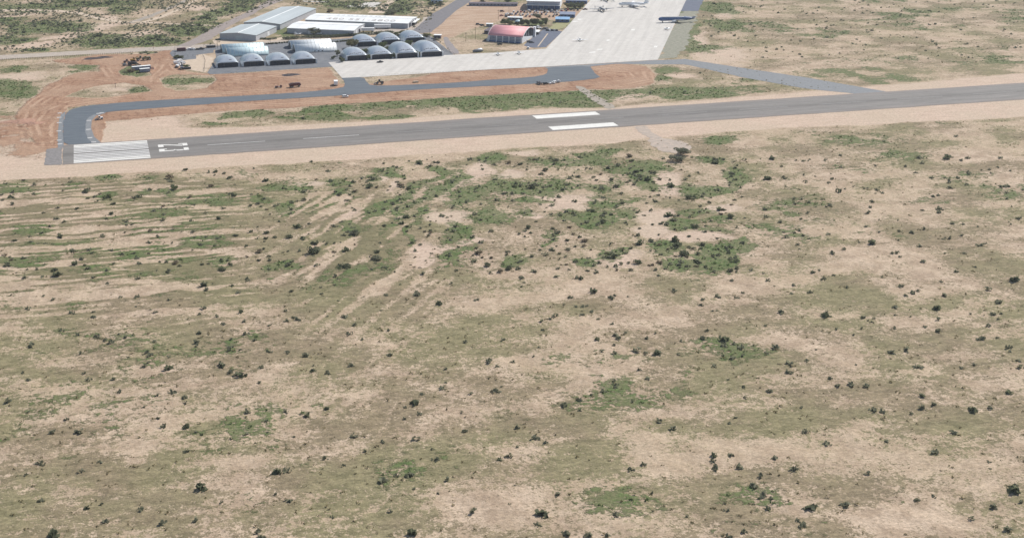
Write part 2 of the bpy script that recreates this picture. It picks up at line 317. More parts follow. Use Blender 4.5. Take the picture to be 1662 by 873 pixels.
PLAIN_Z = 0.
def make_ground():
    # rows get closer towards the viewer side of the field
    a = [215.]
    while a[-1] < 1560: a.append(a[-1]+max(.95, a[-1]*.00165))
    a = np.array(a); b = np.arange(-520, 860, 1.75)
    A, B = np.meshgrid(a, b, indexing='ij'); c, s = math.cos(YAW), math.sin(YAW)
    wx = CAM[0]+A*s+B*c; wy = CAM[1]+A*c-B*s
    z = zones(wx.ravel(), wy.ravel()); nr, nc = A.shape
    lift = (fbm(wx.ravel(), wy.ravel(), 9, 77, 4)-.5)*.9*(1-z['smo'])*(1-z['bare']*.6)+z['fur']*.35*z['furm']
    lift = np.clip(lift, -.35, .6)-.06
    ridge = z['red']*(fbm(wx.ravel(), wy.ravel(), 8, 88, 4)-.5)*.35
    open_ = (1-z['smo'])*sstep(z['Y'], 240, 262)*sstep(np.abs(wy.ravel()), 40, 60)
    zz = lift*open_-.06*(1-open_)
    co = np.empty((nr*nc, 3), np.float32); co[:, 0] = wx.ravel(); co[:, 1] = wy.ravel(); co[:, 2] = zz
    i = np.arange((nr-1)*(nc-1)); r, q = i//(nc-1), i % (nc-1); v0 = r*nc+q
    quads = np.stack([v0, v0+1, v0+nc+1, v0+nc], 1).astype(np.int32)
    # surrounding plain out to the horizon, sharing the sheet's corner height
    corners = [(0, 0), (0, nc-1), (nr-1, nc-1), (nr-1, 0)]
    far = []
    for (ia, ib), (fa, fb) in zip(corners, [(-14000, -15000), (-14000, 15000), (16000, 15000), (16000, -15000)]):
        far.append((CAM[0]+fa*s+fb*c, CAM[1]+fa*c-fb*s, -.3))
    n0 = len(co); co = np.vstack([co, np.array(far, np.float32)])
    def edge(idx): return list(idx)
    extra = []
    e0 = [0*nc+k for k in range(nc)]; e1 = [k*nc+nc-1 for k in range(nr)]; e2 = [(nr-1)*nc+k for k in range(nc-1, -1, -1)]; e3 = [k*nc for k in range(nr-1, -1, -1)]
    polys = [(n0+j, n0+(j+1) % 4, e[::-1]) for j, e in enumerate((e0, e1, e2, e3))]
    me = bpy.data.meshes.new('ground')
    tris = []
    for (p, q2, e) in polys:        # fan: first half of the edge to q2, last half to p
        h = len(e)//2
        for k in range(h): tris.append((q2, e[k], e[k+1]))
        tris.append((p, q2, e[h]))
        for k in range(h, len(e)-1): tris.append((p, e[k], e[k+1]))
    nl = len(quads)*4+len(tris)*3
    me.vertices.add(len(co)); me.vertices.foreach_set('co', co.ravel())
    me.loops.add(nl); me.loops.foreach_set('vertex_index', np.concatenate([quads.ravel(), np.array(tris, np.int32).ravel()]))
    me.polygons.add(len(quads)+len(tris))
    ls = np.concatenate([np.arange(len(quads))*4, len(quads)*4+np.arange(len(tris))*3]).astype(np.int32)
    me.polygons.foreach_set('loop_start', ls)
    me.update(calc_edges=True); me.validate()
    if me.polygons[0].normal.z < 0: me.flip_normals()
    me.polygons.foreach_set('use_smooth', [True]*len(me.polygons))
    n4 = np.zeros(4)
    def attr(name, cols, dflt):
        d = np.ones((len(co), 4), np.float32)
        for k, cc in enumerate(cols): d[:n0, k] = cc; d[n0:, k] = dflt[k]
        at_ = me.attributes.new(name, 'FLOAT_COLOR', 'POINT'); at_.data.foreach_set('color', d.ravel())
    attr('zone_a', (z['red'], z['green'], z['bare']), (0, .3, .2))
    attr('zone_b', (z['dry'], z['fur'], z['brown']), (.4, 0, 0)); attr('zone_c', (z['trk'], z['far'], z['tone']), (0, 0, .5))
    o = link('ground', me); o['kind'] = 'structure'
    me.materials.append(ground_material()); return o

def ground_material():
    m = bpy.data.materials.new('desert ground'); m.use_nodes = True; t = m.node_tree; N = t.nodes; L = t.links; b = N['Principled BSDF']
    b.inputs['Roughness'].default_value = .95; b.inputs['Specular IOR Level'].default_value = .1
    tc = N.new('ShaderNodeTexCoord')
    def noise(scale, detail=5, rough=.6, st=(1, 1, 1), off=0):
        mp = N.new('ShaderNodeMapping'); mp.inputs['Scale'].default_value = st; mp.inputs['Location'].default_value = (off, off*.7, 0)
        L.new(tc.outputs['Object'], mp.inputs[0]); n = N.new('ShaderNodeTexNoise'); n.inputs['Scale'].default_value = scale
        n.inputs['Detail'].default_value = detail; n.inputs['Roughness'].default_value = rough; L.new(mp.outputs[0], n.inputs['Vector']); return n.outputs[0]
    def mth(op, a, b2=None, c=None):
        n = N.new('ShaderNodeMath'); n.operation = op
        for i, v in enumerate((a, b2, c)):
            if v is None: continue
            if isinstance(v, (int, float)): n.inputs[i].default_value = v
            else: L.new(v, n.inputs[i])
        return n.outputs[0]
    def mr(v, a, b2, lo=0, hi=1):
        n = N.new('ShaderNodeMapRange'); n.interpolation_type = 'SMOOTHSTEP'; L.new(v, n.inputs[0])
        for i, q in enumerate((a, b2, lo, hi)): n.inputs[i+1].default_value = q
        return n.outputs[0]
    def mix(f, A, B):
        n = N.new('ShaderNodeMix'); n.data_type = 'RGBA'
        if isinstance(f, (int, float)): n.inputs[0].default_value = f
        else: L.new(f, n.inputs[0])
        for i, v in ((6, A), (7, B)):
            if isinstance(v, tuple): n.inputs[i].default_value = (*v, 1)
            else: L.new(v, n.inputs[i])
        return n.outputs[2]
    def att(name):
        a = N.new('ShaderNodeAttribute'); a.attribute_name = name; s = N.new('ShaderNodeSeparateColor'); L.new(a.outputs['Color'], s.inputs[0]); return s.outputs
    za, zb = att('zone_a'), att('zone_b'); red, green, bare = za[0], za[1], za[2]; dry, fur, brown = zb[0], zb[1], zb[2]; trk = att('zone_c')[0]
    nb = noise(.02, 6); nm = noise(.09, 6, .7); nf = noise(.42, 5, .72); nff = noise(1.5, 3, .7, off=40)
    streak = noise(.5, 4, .6, (.14, 1, 1), 9)
    ani = noise(.30, 5, .7, (.45, 1, 1), 21)
    jit = mth('MULTIPLY', mth('SUBTRACT', mth('ADD', mth('MULTIPLY', ani, .5), mth('MULTIPLY', nf, .5)), .5), 2.4)
    jit2 = mth('MULTIPLY', mth('SUBTRACT', mth('ADD', mth('MULTIPLY', nff, .4), mth('MULTIPLY', nf, .6)), .5), 2.6)
    jm = mth('MULTIPLY', mth('SUBTRACT', nm, .5), 2.0)
    sand = mix(mr(nm, .38, .62), (.36, .272, .195), (.52, .408, .305))
    sand = mix(mr(nb, .35, .65, 0, .5), sand, (.42, .33, .225))
    # dry weeds
    dk = mr(mth('ADD', mth('ADD', mth('ADD', dry, mth('MULTIPLY', jit2, 1.35)), mth('MULTIPLY', jm, .35)), mth('MULTIPLY', fur, .15)), .44, .62, 0, .9)
    dcol = mix(mr(nb, .4, .6), mix(mr(ani, .35, .65), (.265, .212, .135), (.165, .135, .083)), mix(mr(ani, .35, .65), (.25, .222, .125), (.145, .137, .07)))
    c = mix(dk, sand, dcol)
    c = mix(mr(mth('ADD', fur, mth('MULTIPLY', jit, .6)), .62, .95, 0, .6), c, (.17, .155, .085))
    # bare pinkish soil
    bk = mr(mth('ADD', mth('ADD', bare, mth('MULTIPLY', jit, .52)), mth('MULTIPLY', jm, .2)), .38, .60, 0, .95)
    bcol = mix(mr(streak, .35, .65), (.465, .352, .272), (.56, .435, .342))
    bcol = mix(mr(nb, .4, .6, 0, .5), bcol, (.47, .385, .29))
    c = mix(bk, c, bcol)
    # green weeds
    gk = mr(mth('ADD', mth('ADD', green, mth('MULTIPLY', jit, .66)), mth('MULTIPLY', jm, .26)), .46, .56, 0, 1)
    gk2 = mth('MULTIPLY', gk, mr(noise(.8, 6, .8, (.6, 1.2, 1), 90), .36, .52, .35, 1))
    gcol = mix(mr(nf, .35, .65), (.058, .098, .032), (.125, .170, .062))
    gcol = mix(mr(nm, .42, .6, 0, .8), gcol, (.155, .155, .08))
    c = mix(gk2, c, gcol)
    mr_lo = .74; micro0 = noise(.7, 6, .75, (.5, 1.2, 1), 15)
    # red graded earth
    track = noise(.3, 5, .6, (.25, 1.2, 1), 77); tr2 = noise(.25, 4, .6, (1.2, .3, 1), 31)
    wv = N.new('ShaderNodeTexWave'); wv.inputs['Scale'].default_value = .09; wv.inputs['Distortion'].default_value = 14; wv.inputs['Detail'].default_value = 3; wv.inputs['Detail Scale'].default_value = .35; wv.bands_direction = 'Y'; L.new(tc.outputs['Object'], wv.inputs[0])
    rcol = mix(mr(track, .35, .65), (.265, .15, .096), (.385, .238, .155)); rcol = mix(mr(wv.outputs['Fac'], .2, .9, 0, .4), rcol, (.39, .252, .176)); rcol = mix(mr(tr2, .5, .64, 0, .7), rcol, (.215, .115, .07))
    rcol = mix(mr(nb, .44, .58, 0, .6), rcol, (.41, .28, .195)); rcol = mix(mr(trk, .25, .75, 0, .8), rcol, (.47, .32, .225)); rcol = mix(mr(mth('ADD', micro0, mth('MULTIPLY', trk, -.3)), .5, .62, 0, .5), rcol, (.20, .12, .085))
    rk = mr(mth('ADD', red, mth('MULTIPLY', jit, .6)), .35, .62)
    c = mix(rk, c, rcol)
    bw = mix(mr(noise(.12, 4, .6, (.35, 1, 1), 5), .3, .7), (.47, .35, .26), (.38, .26, .18))
    c = mix(mr(mth('ADD', brown, mth('MULTIPLY', jit, .4)), .35, .6), c, bw)
    micro = noise(.9, 6, .8, (.6, 1.1, 1), 63); sp = mth('MULTIPLY', mr(nff, .58, .72, 1, .74), mr(micro, .34, .66, mr_lo, 1.16)); fine = N.new('ShaderNodeMix'); fine.data_type = 'RGBA'; fine.blend_type = 'MULTIPLY'; fine.inputs[0].default_value = 1
    L.new(c, fine.inputs[6]); cc = N.new('ShaderNodeCombineColor'); [L.new(sp, cc.inputs[i]) for i in range(3)]; L.new(cc.outputs[0], fine.inputs[7])
    L.new(fine.outputs[2], b.inputs['Base Color'])
    bp = N.new('ShaderNodeBump'); bp.inputs['Strength'].default_value = .8; bp.inputs['Distance'].default_value = .8
    hgt = mth('ADD', mth('MULTIPLY', nf, mr(bk, 0, 1, .8, .15)), mth('ADD', mth('MULTIPLY', gk, .35), mth('MULTIPLY', mth('MULTIPLY', track, rk), 1.2)))
    L.new(hgt, bp.inputs['Height']); L.new(bp.outputs[0], b.inputs['Normal'])
    return m
make_ground()

# ------------------------------------------------------------------ pavements
Z = [.02*i for i in range(1, 8)]
def asphalt(name, c, c2, sc=.05, st=(.12, 1, 1), fine=.12, rough=.85, crack=0., streak=(0,)):
    m = bpy.data.materials.new(name); m.use_nodes = True; t = m.node_tree; N = t.nodes; L = t.links; b = N['Principled BSDF']
    b.inputs['Roughness'].default_value = rough; b.inputs['Specular IOR Level'].default_value = .25
    tc = N.new('ShaderNodeTexCoord'); mp = N.new('ShaderNodeMapping'); mp.inputs['Scale'].default_value = st; L.new(tc.outputs['Object'], mp.inputs[0])
    n = N.new('ShaderNodeTexNoise'); n.inputs['Scale'].default_value = sc*6; n.inputs['Detail'].default_value = 6; n.inputs['Roughness'].default_value = .62; L.new(mp.outputs[0], n.inputs['Vector'])
    n2 = N.new('ShaderNodeTexNoise'); n2.inputs['Scale'].default_value = .35; n2.inputs['Detail'].default_value = 6; n2.inputs['Roughness'].default_value = .75; L.new(tc.outputs['Object'], n2.inputs['Vector'])
    r = N.new('ShaderNodeValToRGB'); r.color_ramp.elements[0].position = .3; r.color_ramp.elements[1].position = .7
    r.color_ramp.elements[0].color = (*c, 1); r.color_ramp.elements[1].color = (*c2, 1); L.new(n.outputs[0], r.inputs[0])
    mm = N.new('ShaderNodeMapRange'); L.new(n2.outputs[0], mm.inputs[0]); mm.inputs[1].default_value = .25; mm.inputs[2].default_value = .75
    mm.inputs[3].default_value = 1-fine; mm.inputs[4].default_value = 1+fine
    v = N.new('ShaderNodeVectorMath'); v.operation = 'SCALE'; L.new(r.outputs[0], v.inputs[0]); L.new(mm.outputs[0], v.inputs['Scale'])
    L.new(v.outputs[0], b.inputs['Base Color']); return m
A_run = asphalt('worn runway asphalt', (.165, .157, .148), (.225, .21, .196), .06, (.05, 1.2, 1))
A_tax = asphalt('fresh taxiway asphalt', (.078, .095, .116), (.135, .155, .172), .05, (.15, 1.6, 1), .10)
A_shl = asphalt('grey asphalt shoulder', (.16, .17, .18), (.22, .23, .24), .08, (1, 1, 1))
A_lot = asphalt('compound asphalt', (.115, .125, .142), (.185, .19, .20), .03, (1, 1, 1), .15)
A_old = asphalt('bleached old asphalt', (.25, .225, .19), (.37, .315, .26), .06, (1, 1, 1), .2)
A_road = asphalt('road asphalt', (.135, .13, .14), (.185, .175, .18), .05, (1, 1, 1))
A_dirt = asphalt('gravel road', (.33, .28, .24), (.44, .38, .32), .05, (1, 1, 1), .12)
A_sand = asphalt('packed sand', (.44, .35, .26), (.54, .44, .34), .05, (1, 1, 1), .1)
A_mark = asphalt('worn white paint', (.54, .53, .50), (.76, .75, .71), .1, (.3, 2, 1), .12)
A_faint = asphalt('thin worn paint', (.40, .395, .39), (.66, .65, .63), .1, (.2, 3, 1), .15)
A_blue = asphalt('dark blue-grey asphalt', (.085, .10, .14), (.13, .145, .185), .05, (1, 1, 1), .1)
A_green = asphalt('weed grown old asphalt', (.17, .175, .125), (.29, .275, .225), .06, (1, 1, 1), .25)

def apron_mat():
    m = asphalt('concrete apron slabs', (.485, .46, .425), (.555, .53, .495), .03, (1, 1, 1), .05); t = m.node_tree; N = t.nodes; L = t.links
    b = N['Principled BSDF']; src = b.inputs['Base Color'].links[0].from_socket
    tc = N.new('ShaderNodeTexCoord'); mp = N.new('ShaderNodeMapping'); mp.inputs['Rotation'].default_value = (0, 0, R_(30)); L.new(tc.outputs['Object'], mp.inputs[0])
    br = N.new('ShaderNodeTexBrick'); br.inputs['Scale'].default_value = 1; br.inputs['Brick Width'].default_value = 6; br.inputs['Row Height'].default_value = 6; br.offset = 0
    br.inputs['Mortar Size'].default_value = .09; br.inputs['Color1'].default_value = (.97, .97, .97, 1); br.inputs['Color2'].default_value = (1.02, 1.02, 1.02, 1); br.inputs['Mortar'].default_value = (.86, .86, .86, 1)
    L.new(mp.outputs[0], br.inputs['Vector'])
    # long drag stains running with the slab lanes
    mp2 = N.new('ShaderNodeMapping'); mp2.inputs['Scale'].default_value = (1.3, .07, 1); L.new(mp.outputs[0], mp2.inputs[0])
    n = N.new('ShaderNodeTexNoise'); n.inputs['Scale'].default_value = .16; n.inputs['Detail'].default_value = 5; L.new(mp2.outputs[0], n.inputs['Vector'])
    r = N.new('ShaderNodeMapRange'); L.new(n.outputs[0], r.inputs[0]); r.inputs[1].default_value = .35; r.inputs[2].default_value = .65; r.inputs[3].default_value = .92; r.inputs[4].default_value = 1.05
    x = N.new('ShaderNodeMix'); x.data_type = 'RGBA'; x.blend_type = 'MULTIPLY'; x.inputs[0].default_value = 1; L.new(src, x.inputs[6]); L.new(br.outputs[0], x.inputs[7])
    v = N.new('ShaderNodeVectorMath'); v.operation = 'SCALE'; L.new(x.outputs[2], v.inputs[0]); L.new(r.outputs[0], v.inputs['Scale']); L.new(v.outputs[0], b.inputs['Base Color'])
    return m
A_apron = apron_mat()
def run_mat():
    t = A_run.node_tree; N = t.nodes; L = t.links; b = N['Principled BSDF']; src = b.inputs['Base Color'].links[0].from_socket
    tc = N.new('ShaderNodeTexCoord'); sp = N.new('ShaderNodeSeparateXYZ'); L.new(tc.outputs['Object'], sp.inputs[0])
    ab = N.new('ShaderNodeMath'); ab.operation = 'ABSOLUTE'; L.new(sp.outputs[1], ab.inputs[0])
    r = N.new('ShaderNodeMapRange'); r.interpolation_type = 'SMOOTHSTEP'; L.new(ab.outputs[0], r.inputs[0]); r.inputs[1].default_value = 0; r.inputs[2].default_value = 7; r.inputs[3].default_value = .78; r.inputs[4].default_value = 1
    v = N.new('ShaderNodeVectorMath'); v.operation = 'SCALE'; L.new(src, v.inputs[0]); L.new(r.outputs[0], v.inputs['Scale'])
    e = N.new('ShaderNodeMapRange'); e.interpolation_type = 'SMOOTHSTEP'; L.new(ab.outputs[0], e.inputs[0]); e.inputs[1].default_value = 15; e.inputs[2].default_value = 23; e.inputs[3].default_value = 0; e.inputs[4].default_value = .5
    x = N.new('ShaderNodeMix'); x.data_type = 'RGBA'; L.new(e.outputs[0], x.inputs[0]); L.new(v.outputs[0], x.inputs[6]); x.inputs[7].default_value = (.235, .20, .18, 1)
    mp = N.new('ShaderNodeMapping'); mp.inputs['Scale'].default_value = (.035, .45, 1); L.new(tc.outputs['Object'], mp.inputs[0])
    n = N.new('ShaderNodeTexNoise'); n.inputs['Scale'].default_value = 1; n.inputs['Detail'].default_value = 7; n.inputs['Roughness'].default_value = .7; L.new(mp.outputs[0], n.inputs['Vector'])
    q = N.new('ShaderNodeMapRange'); L.new(n.outputs[0], q.inputs[0]); q.inputs[1].default_value = .35; q.inputs[2].default_value = .65; q.inputs[3].default_value = .80; q.inputs[4].default_value = 1.12
    v2 = N.new('ShaderNodeVectorMath'); v2.operation = 'SCALE'; L.new(x.outputs[2], v2.inputs[0]); L.new(q.outputs[0], v2.inputs['Scale']); L.new(v2.outputs[0], b.inputs['Base Color'])
run_mat()

structure('runway', rough([(-6.6, -22.9), (1300, -22.9), (3000, -22.9), (3000, 22.9), (1300, 22.9), (-6.6, 22.9)], 5, .32), Z[2], A_run)
structure('overrun', rough(G((72, 268), (75, 243), (102, 238), (101, 264), (98, 268)), 2, 0.5), Z[1], asphalt('cracked overrun asphalt', (.165, .155, .155), (.25, .235, .225), .08, (1, 1, 1), .2))
FT = .3048
def strip(mb, u0, u1, v0, v1, z): mb.add([(u0, v0, z), (u1, v0, z), (u1, v1, z), (u0, v1, z)], [(0, 1, 2, 3)])
bold, thin = MB(), MB()
for i in range(6):
    v = (69-11.5*i)*FT
    strip(bold if i in (0, 1) else thin, 0, 45.7, v-5.75*FT*(1.5 if i < 2 else 1.25), v, Z[3])
    v = -(69-11.5*i)*FT
    strip(bold if i in (0, 1) else thin, 0, 45.7, v, v+5.75*FT*(1.5 if i < 2 else 1.25), Z[3])
o = bold.build('threshold_stripes', A_mark); o['kind'] = 'structure'
o = thin.build('faded_threshold_stripes', A_faint); o['kind'] = 'structure'
mk = MB()
for (u0, u1, v0, v1) in [(304.8, 350.5, 11, 20.1), (304.8, 350.5, -20.1, -11)]: strip(mk, u0, u1, v0, v1, Z[3])
o = mk.build('aiming_point_bars', A_mark); o['kind'] = 'structure'
cl = MB(); cl2 = MB(); u = 82.3
while u < 1500:
    strip(cl if u < 150 else cl2, u, u+36.6, -.4, .4, Z[3]); u += 61
o = cl2.build('worn_centre_line', asphalt('almost worn off paint', (.19, .185, .18), (.33, .32, .31), .1, (.2, 3, 1), .15)); o['kind'] = 'structure'
o = cl.build('centre_line', A_faint); o['kind'] = 'structure'
# runway number 23, read when facing along the runway: u is up, -v is right
nb_ = MB()
def num(pts, ox):    # pts in feet: right, up ; width 20 height 60
    nb_.add([(51.8+p[1]*FT, (27.5-ox-p[0])*FT, Z[3]) for p in pts], [tuple(range(len(pts)))])
for ox, S_ in ((0, 2), (35, 3)):
    if S_ == 2:
        num([(0, 0), (20, 0), (20, 11), (0, 11)], ox); num([(0, 11.05), (6, 11.05), (20, 48), (20, 49), (14, 49)], ox); num([(0, 50), (20, 50), (20, 60), (0, 60)], ox); num([(0, 42), (5, 42), (5, 49.9), (0, 49.9)], ox)
    else:
        num([(0, 0), (20, 0), (20, 11), (0, 11)], ox); num([(14.5, 11.05), (20, 11.05), (20, 28), (14, 32)], ox); num([(14, 32.05), (20, 36), (20, 49), (14.5, 49)], ox); num([(0, 50), (20, 50), (20, 60), (0, 60)], ox)
        num([(0, 11.05), (5, 11.05), (5, 16), (0, 16)], ox); num([(8, 31), (14, 29), (14, 34)], ox)
o = nb_.build('runway_number', A_mark); o['kind'] = 'structure'

TAX = [(104,236),(102,215),(103,197),(106,186),(114,178),(138,172),(200,166.5),(300,160.5),(400,155.5),(500,149.5),(556,143),(560,138),(558,131),(554,126.5),(590,125.5),(594,132),(602,139.5),(654,138.5),(731,135),(800,129.5),(864,125.5),(885,121.5),(889,116),(889,109.5),
       (958,107.5),(961,113),(966,120),(976,127),(927,132.5),(876,136),(800,139.5),(654,147),(553,155.5),(400,164.5),(229,177.5),(172,182),(146,188),(139,199),(138,212),(142,225),(152,234),(150,236)]
structure('taxiway', rough(smooth_poly(G(*TAX), 1), 3, .3), Z[1], A_tax)
structure('taxiway_shoulder', G((94,241),(94,215),(96,195),(99,186),(106,181.5),(105.8,186),(102.8,197),(101.8,215),(103.6,236),(106,240)), Z[0], A_shl)
structure('inner_taxiway_shoulder', G((152,236),(141,225),(137,212),(138,199),(145,188),(172,181),(171,184),(156,188),(149,196),(148,208),(153,222),(164,232)), Z[0], A_shl)
structure('apron', G((533,101.5),(640,96),(715,90.5),(800,86),(886,79.5),(920,44),(957,2),(985,-40),(1140,-40),(1113,2),(1067.5,97.5),(889,108.5),(800,113),(590,125.5),(555,127)), Z[2], A_apron)
structure('apron_edge_strip', rough(G((884,111),(889,109),(1067,98),(1112,96),(1150,102),(1200,110),(1320,128),(1500,160),(1498,164),(1300,143),(1200,125),(1150,113),(1110,105),(1060,105),(1000,104),(958,108.5),(900,113)), 4, .5), Z[0], A_shl)
structure('compound_pavement', rough(G((351,75),(460,69),(560,63),(688,55),(700,60),(737,90),(640,96.5),(533,102),(546,108),(470,113),(400,117.5),(341,121),(336,118),(344,107),(352,98),(349,86)), 5, 0.3), Z[0], A_lot)
structure('yard_pavement', rough(G((276,86),(280,82),(350,77),(346,86),(318,90),(322,97),(296,98),(284,97)), 3, 0.6), Z[0], A_lot)
structure('sand_yard', rough(G((296,98.6),(318,96),(320,90),(330,88),(348,95),(343,106),(335,118.5),(306,113)), 3, 0.8), Z[1], A_sand)
structure('red_hangar_ramp', G((850,74),(866,60),(882,48),(893,47),(913,52),(886,77),(868,78),(858,77)), Z[1], A_blue)
structure('ramp_joint', G((872,76),(874,76),(890,55),(888,55)), Z[2], A_sand)
structure('lawn', rough(G((891,47),(902,37.5),(925,37),(918,45),(905,49)), 3, 0.6), Z[1], asphalt('dry lawn', (.24,.23,.11),(.30,.28,.15),.05,(1,1,1)))
structure('far_blue_apron', rough(G((1112,3),(1105,18.5),(1133,18.5),(1141,2),(1170,-40),(1138,-40)), 6, 0.5), Z[0], A_blue)
structure('old_taxiway', rough(G((1105,18.8),(1134,18.8),(1126,45),(1112,75),(1100,93),(1068,96.5),(1070,92)), 4, 2.2), Z[0], A_green)
structure('old_connector', rough(smooth_poly(G((932,139),(948,141.5),(957,148),(974,158),(1003,175.5),(986,178),(965,166),(950,154)), 1), 2.5, 1), Z[0], A_old)
structure('connector_pad', rough(smooth_poly(G((1028,206),(1050,204),(1058,215),(1075,224),(1115,231),(1125,243),(1100,250),(1072,246),(1056,236),(1054,224)), 1), 2.5, 1.4), Z[0], asphalt('faded grey pad', (.30, .26, .225), (.45, .36, .29), .05, (1, 1, 1), .2))
structure('hangar_road', rough(G((662,56),(676,45),(700,24),(728,8),(741,0),(770,-25),(800,-25),(762,3),(740,18),(722,34),(700,53)), 5, 0.35), Z[1], A_road)
structure('curved_road', rough(smooth_poly(G((719,61),(722,72),(732,88),(748,88),(734,72),(729,66),(726,60)), 1), 4, 0.4), Z[0], asphalt('curved road asphalt', (.20, .18, .18), (.28, .25, .24), .05, (1, 1, 1)))
structure('perimeter_road', rough(G((-300,116),(0,90),(127,83),(254,77),(290,74.5),(420,68),(520,63),(520,66.5),(440,69.5),(354,75.5),(290,81),(254,83),(127,89.5),(0,97),(-300,122)), 5, 0.7), Z[0], A_dirt)
structure('shed_road', rough(G((286,76),(310,66),(350,43),(400,20),(440,0),(480,-25),(500,-25),(462,0),(428,14),(372,44),(345,63),(310,76)), 5, 0.8), Z[1], A_road.copy() if False else asphalt('dusty road', (.22, .185, .175), (.32, .27, .24), .05, (1, 1, 1)))
structure('desert_track', rough(G((0,16),(40,15),(100,17),(135,21),(160,28),(195,34),(210,36),(208,38),(190,37),(155,31),(130,24),(98,20),(40,18),(0,20)), 5, 1), -.02+Z[1], A_sand)
structure('thin_track', rough(G((215,35),(280,38.5),(342,41),(342,42.3),(280,40),(215,36.5)), 6, 0.4), Z[1], A_sand)
structure('farm_track', rough(G((208,37),(245,24),(285,8),(310,-8),(320,-8),(292,8),(250,27),(216,38.5)), 5, 1), Z[0], A_old)
structure('parallel_farm_track', rough(G((222,38.5),(262,26),(300,9),(325,-6),(330,-6),(306,9),(270,27),(232,39)), 5, 1), Z[0], A_sand)
structure('concrete_slab', G((580,11),(593,4),(620,4),(611,12),(562,11),(565,9)), Z[0], A_apron)
structure('far_slab', G((492,1.5),(534,3),(532,4.5),(491,3)), Z[0], A_apron)
structure('dirt_lane', rough(G((596,22),(612,12),(628,3),(640,-5),(650,-5),(636,8),(622,22)), 5, 1), Z[0], A_sand)
structure('white_shed_yard', rough(G((606,44),(680,38),(690,28),(706,27),(664,56),(640,57),(600,56)), 4, 1.2), Z[0], A_dirt)
structure('sandy_verge', rough(G((345,66),(360,62.5),(420,65.5),(470,60),(520,59),(520,62.5),(440,67),(352,73)), 4, 1), Z[1], A_sand)
for q in [((938,31),(944,31),(943,33),(937,33)),((930,35),(938,34.6),(937,36),(929,36.4)),((958,85),(967,84),(966,86),(955,87)),((970,80),(978,79.6),(977,81.5),(969,82)),((1025,48),(1031,48),(1030,50),(1024,50)),((985,65),(990,64.7),(989,67),(984,67)),((1062,75),(1068,75),(1066,77.5),(1061,77.5))]:
    structure('apron_patch', G(*q), Z[3], A_mark)
# dashed dark edge marks along the front of the apron
dm = MB()
for i in range(60):
    a_, b_ = at(560+8.4*i, 125.8-.465*.53*i*1.0)[:2], at(564.4+8.4*i, 125.5-.465*.53*i*1.0)[:2]
    px = 600+4.9*i; py = 122.5-(px-600)*.0468
    if px > 890: break
    p, q = at(px, py), at(px+3, py-.14)
    dm.add([(p[0], p[1]-.45, Z[3]), (q[0], q[1]-.45, Z[3]), (q[0], q[1]+.45, Z[3]), (p[0], p[1]+.45, Z[3])], [(0, 1, 2, 3)])
o = dm.build('apron_edge_dashes', A_old); o['kind'] = 'structure'
# pale paint ticks on the taxiway shoulders
tk = MB()
for (x, y) in [(97,184),(96,191),(96,199.5),(95.5,213),(96,228),(97,234),(144,196),(143.5,210.5),(146,224),(152,231),(160,184.5),(165,183.5)]:
    p = at(x, y); strip(tk, p[0]-1.5, p[0]+1.5, p[1]-.9, p[1]+.9, Z[3])
o = tk.build('shoulder_ticks', A_faint); o['kind'] = 'structure'

# ------------------------------------------------------------------ buildings
def frame_box(mb, x0, x1, y0, y1, z0, z1): return mb.box(x0, x1, y0, y1, z0, z1)

def dome_hangar(w, d, h0, hp, vents):
    t = empty('arched_hangar', 0, 0)
    ns, nt_ = 28, 18; v = []; f = []
    def surf(s, q, off=0.):
        k = min(q/.55, 1); H = h0+(hp-h0)*math.sin(k*math.pi/2)-(hp-h0)*.25*max(0, q-.55)/.45
        p = 9-6.9*min(1, q/.45)**.5
        z = H*max(0, 1-abs(s)**p)**(1/(1.15+.6*k)); return (s*w/2, q*d, z+off)
    for j in range(nt_+1):
        q = j/nt_
        for i in range(ns+1):
            a = -1+2*i/ns; s = math.sin(a*math.pi/2); v.append(surf(s, q))
    for j in range(nt_):
        for i in range(ns): a = j*(ns+1)+i; f.append((a, a+1, a+ns+2, a+ns+1))
    m = MB().add(v, f); o = m.build('roof', 'dome_metal', t, smooth=True)
    so = o.modifiers.new('thickness', 'SOLIDIFY'); so.thickness = .18; so.offset = -1
    # end wall behind, and the front frame round the doors
    back = MB(); pts = [surf(math.sin((-1+2*i/ns)*math.pi/2), 1) for i in range(ns+1)]
    back.add([(p[0]*.99, d-.3, max(0, p[2]-.1)) for p in pts], [tuple(range(ns+1))]); back.build('rear_wall', 'wall_grey', t)
    MB().box(-w/2+.2, -w*.43, .02, .5, 0, h0-.5).build('door_jamb', 'wall_white', t); MB().box(w*.43, w/2-.2, .02, .5, 0, h0-.5).build('door_jamb', 'wall_white', t)
    hd = MB(); hd.box(-w*.46, w*.46, -.05, .35, h0-.32, h0-.08); hd.build('door_header', 'metal_white', t)
    n = 6; W_ = w*.86/n
    for i in range(n):
        b = MB(); x = -w*.43+i*W_; yy = .7+.25*(i % 2); b.box(x+.04, x+W_-.04, yy, yy+.12, .05, h0-.3)
        for k in range(1, 4): b.box(x+W_*k/4-.05, x+W_*k/4+.05, yy-.06, yy-.005, .1, h0-.6)
        b.build('door_panel', 'door_shade', t)
    if vents:
        for k in range(7):
            vb = MB(); s = -.55+.17*k; q = .10+.015*(k % 3); c = surf(s, q); vb.box(c[0]-.45, c[0]+.45, c[1]-.35, c[1]+.35, c[2]-.1, c[2]+.32); vb.build('roof_vent', 'steel', t)
    else:
        vb = MB(); c = surf(.25, .16); vb.box(c[0]-1, c[0]+1, c[1]-.3, c[1]+.3, c[2]-.1, c[2]+.25); vb.build('roof_vent', 'steel', t)
    return t
M['dome_metal'] = mat('weathered grey metal roofing', (.48, .52, .56), .32, .5, .10, .25, stretch=(1, .25, 1), spec=.5)
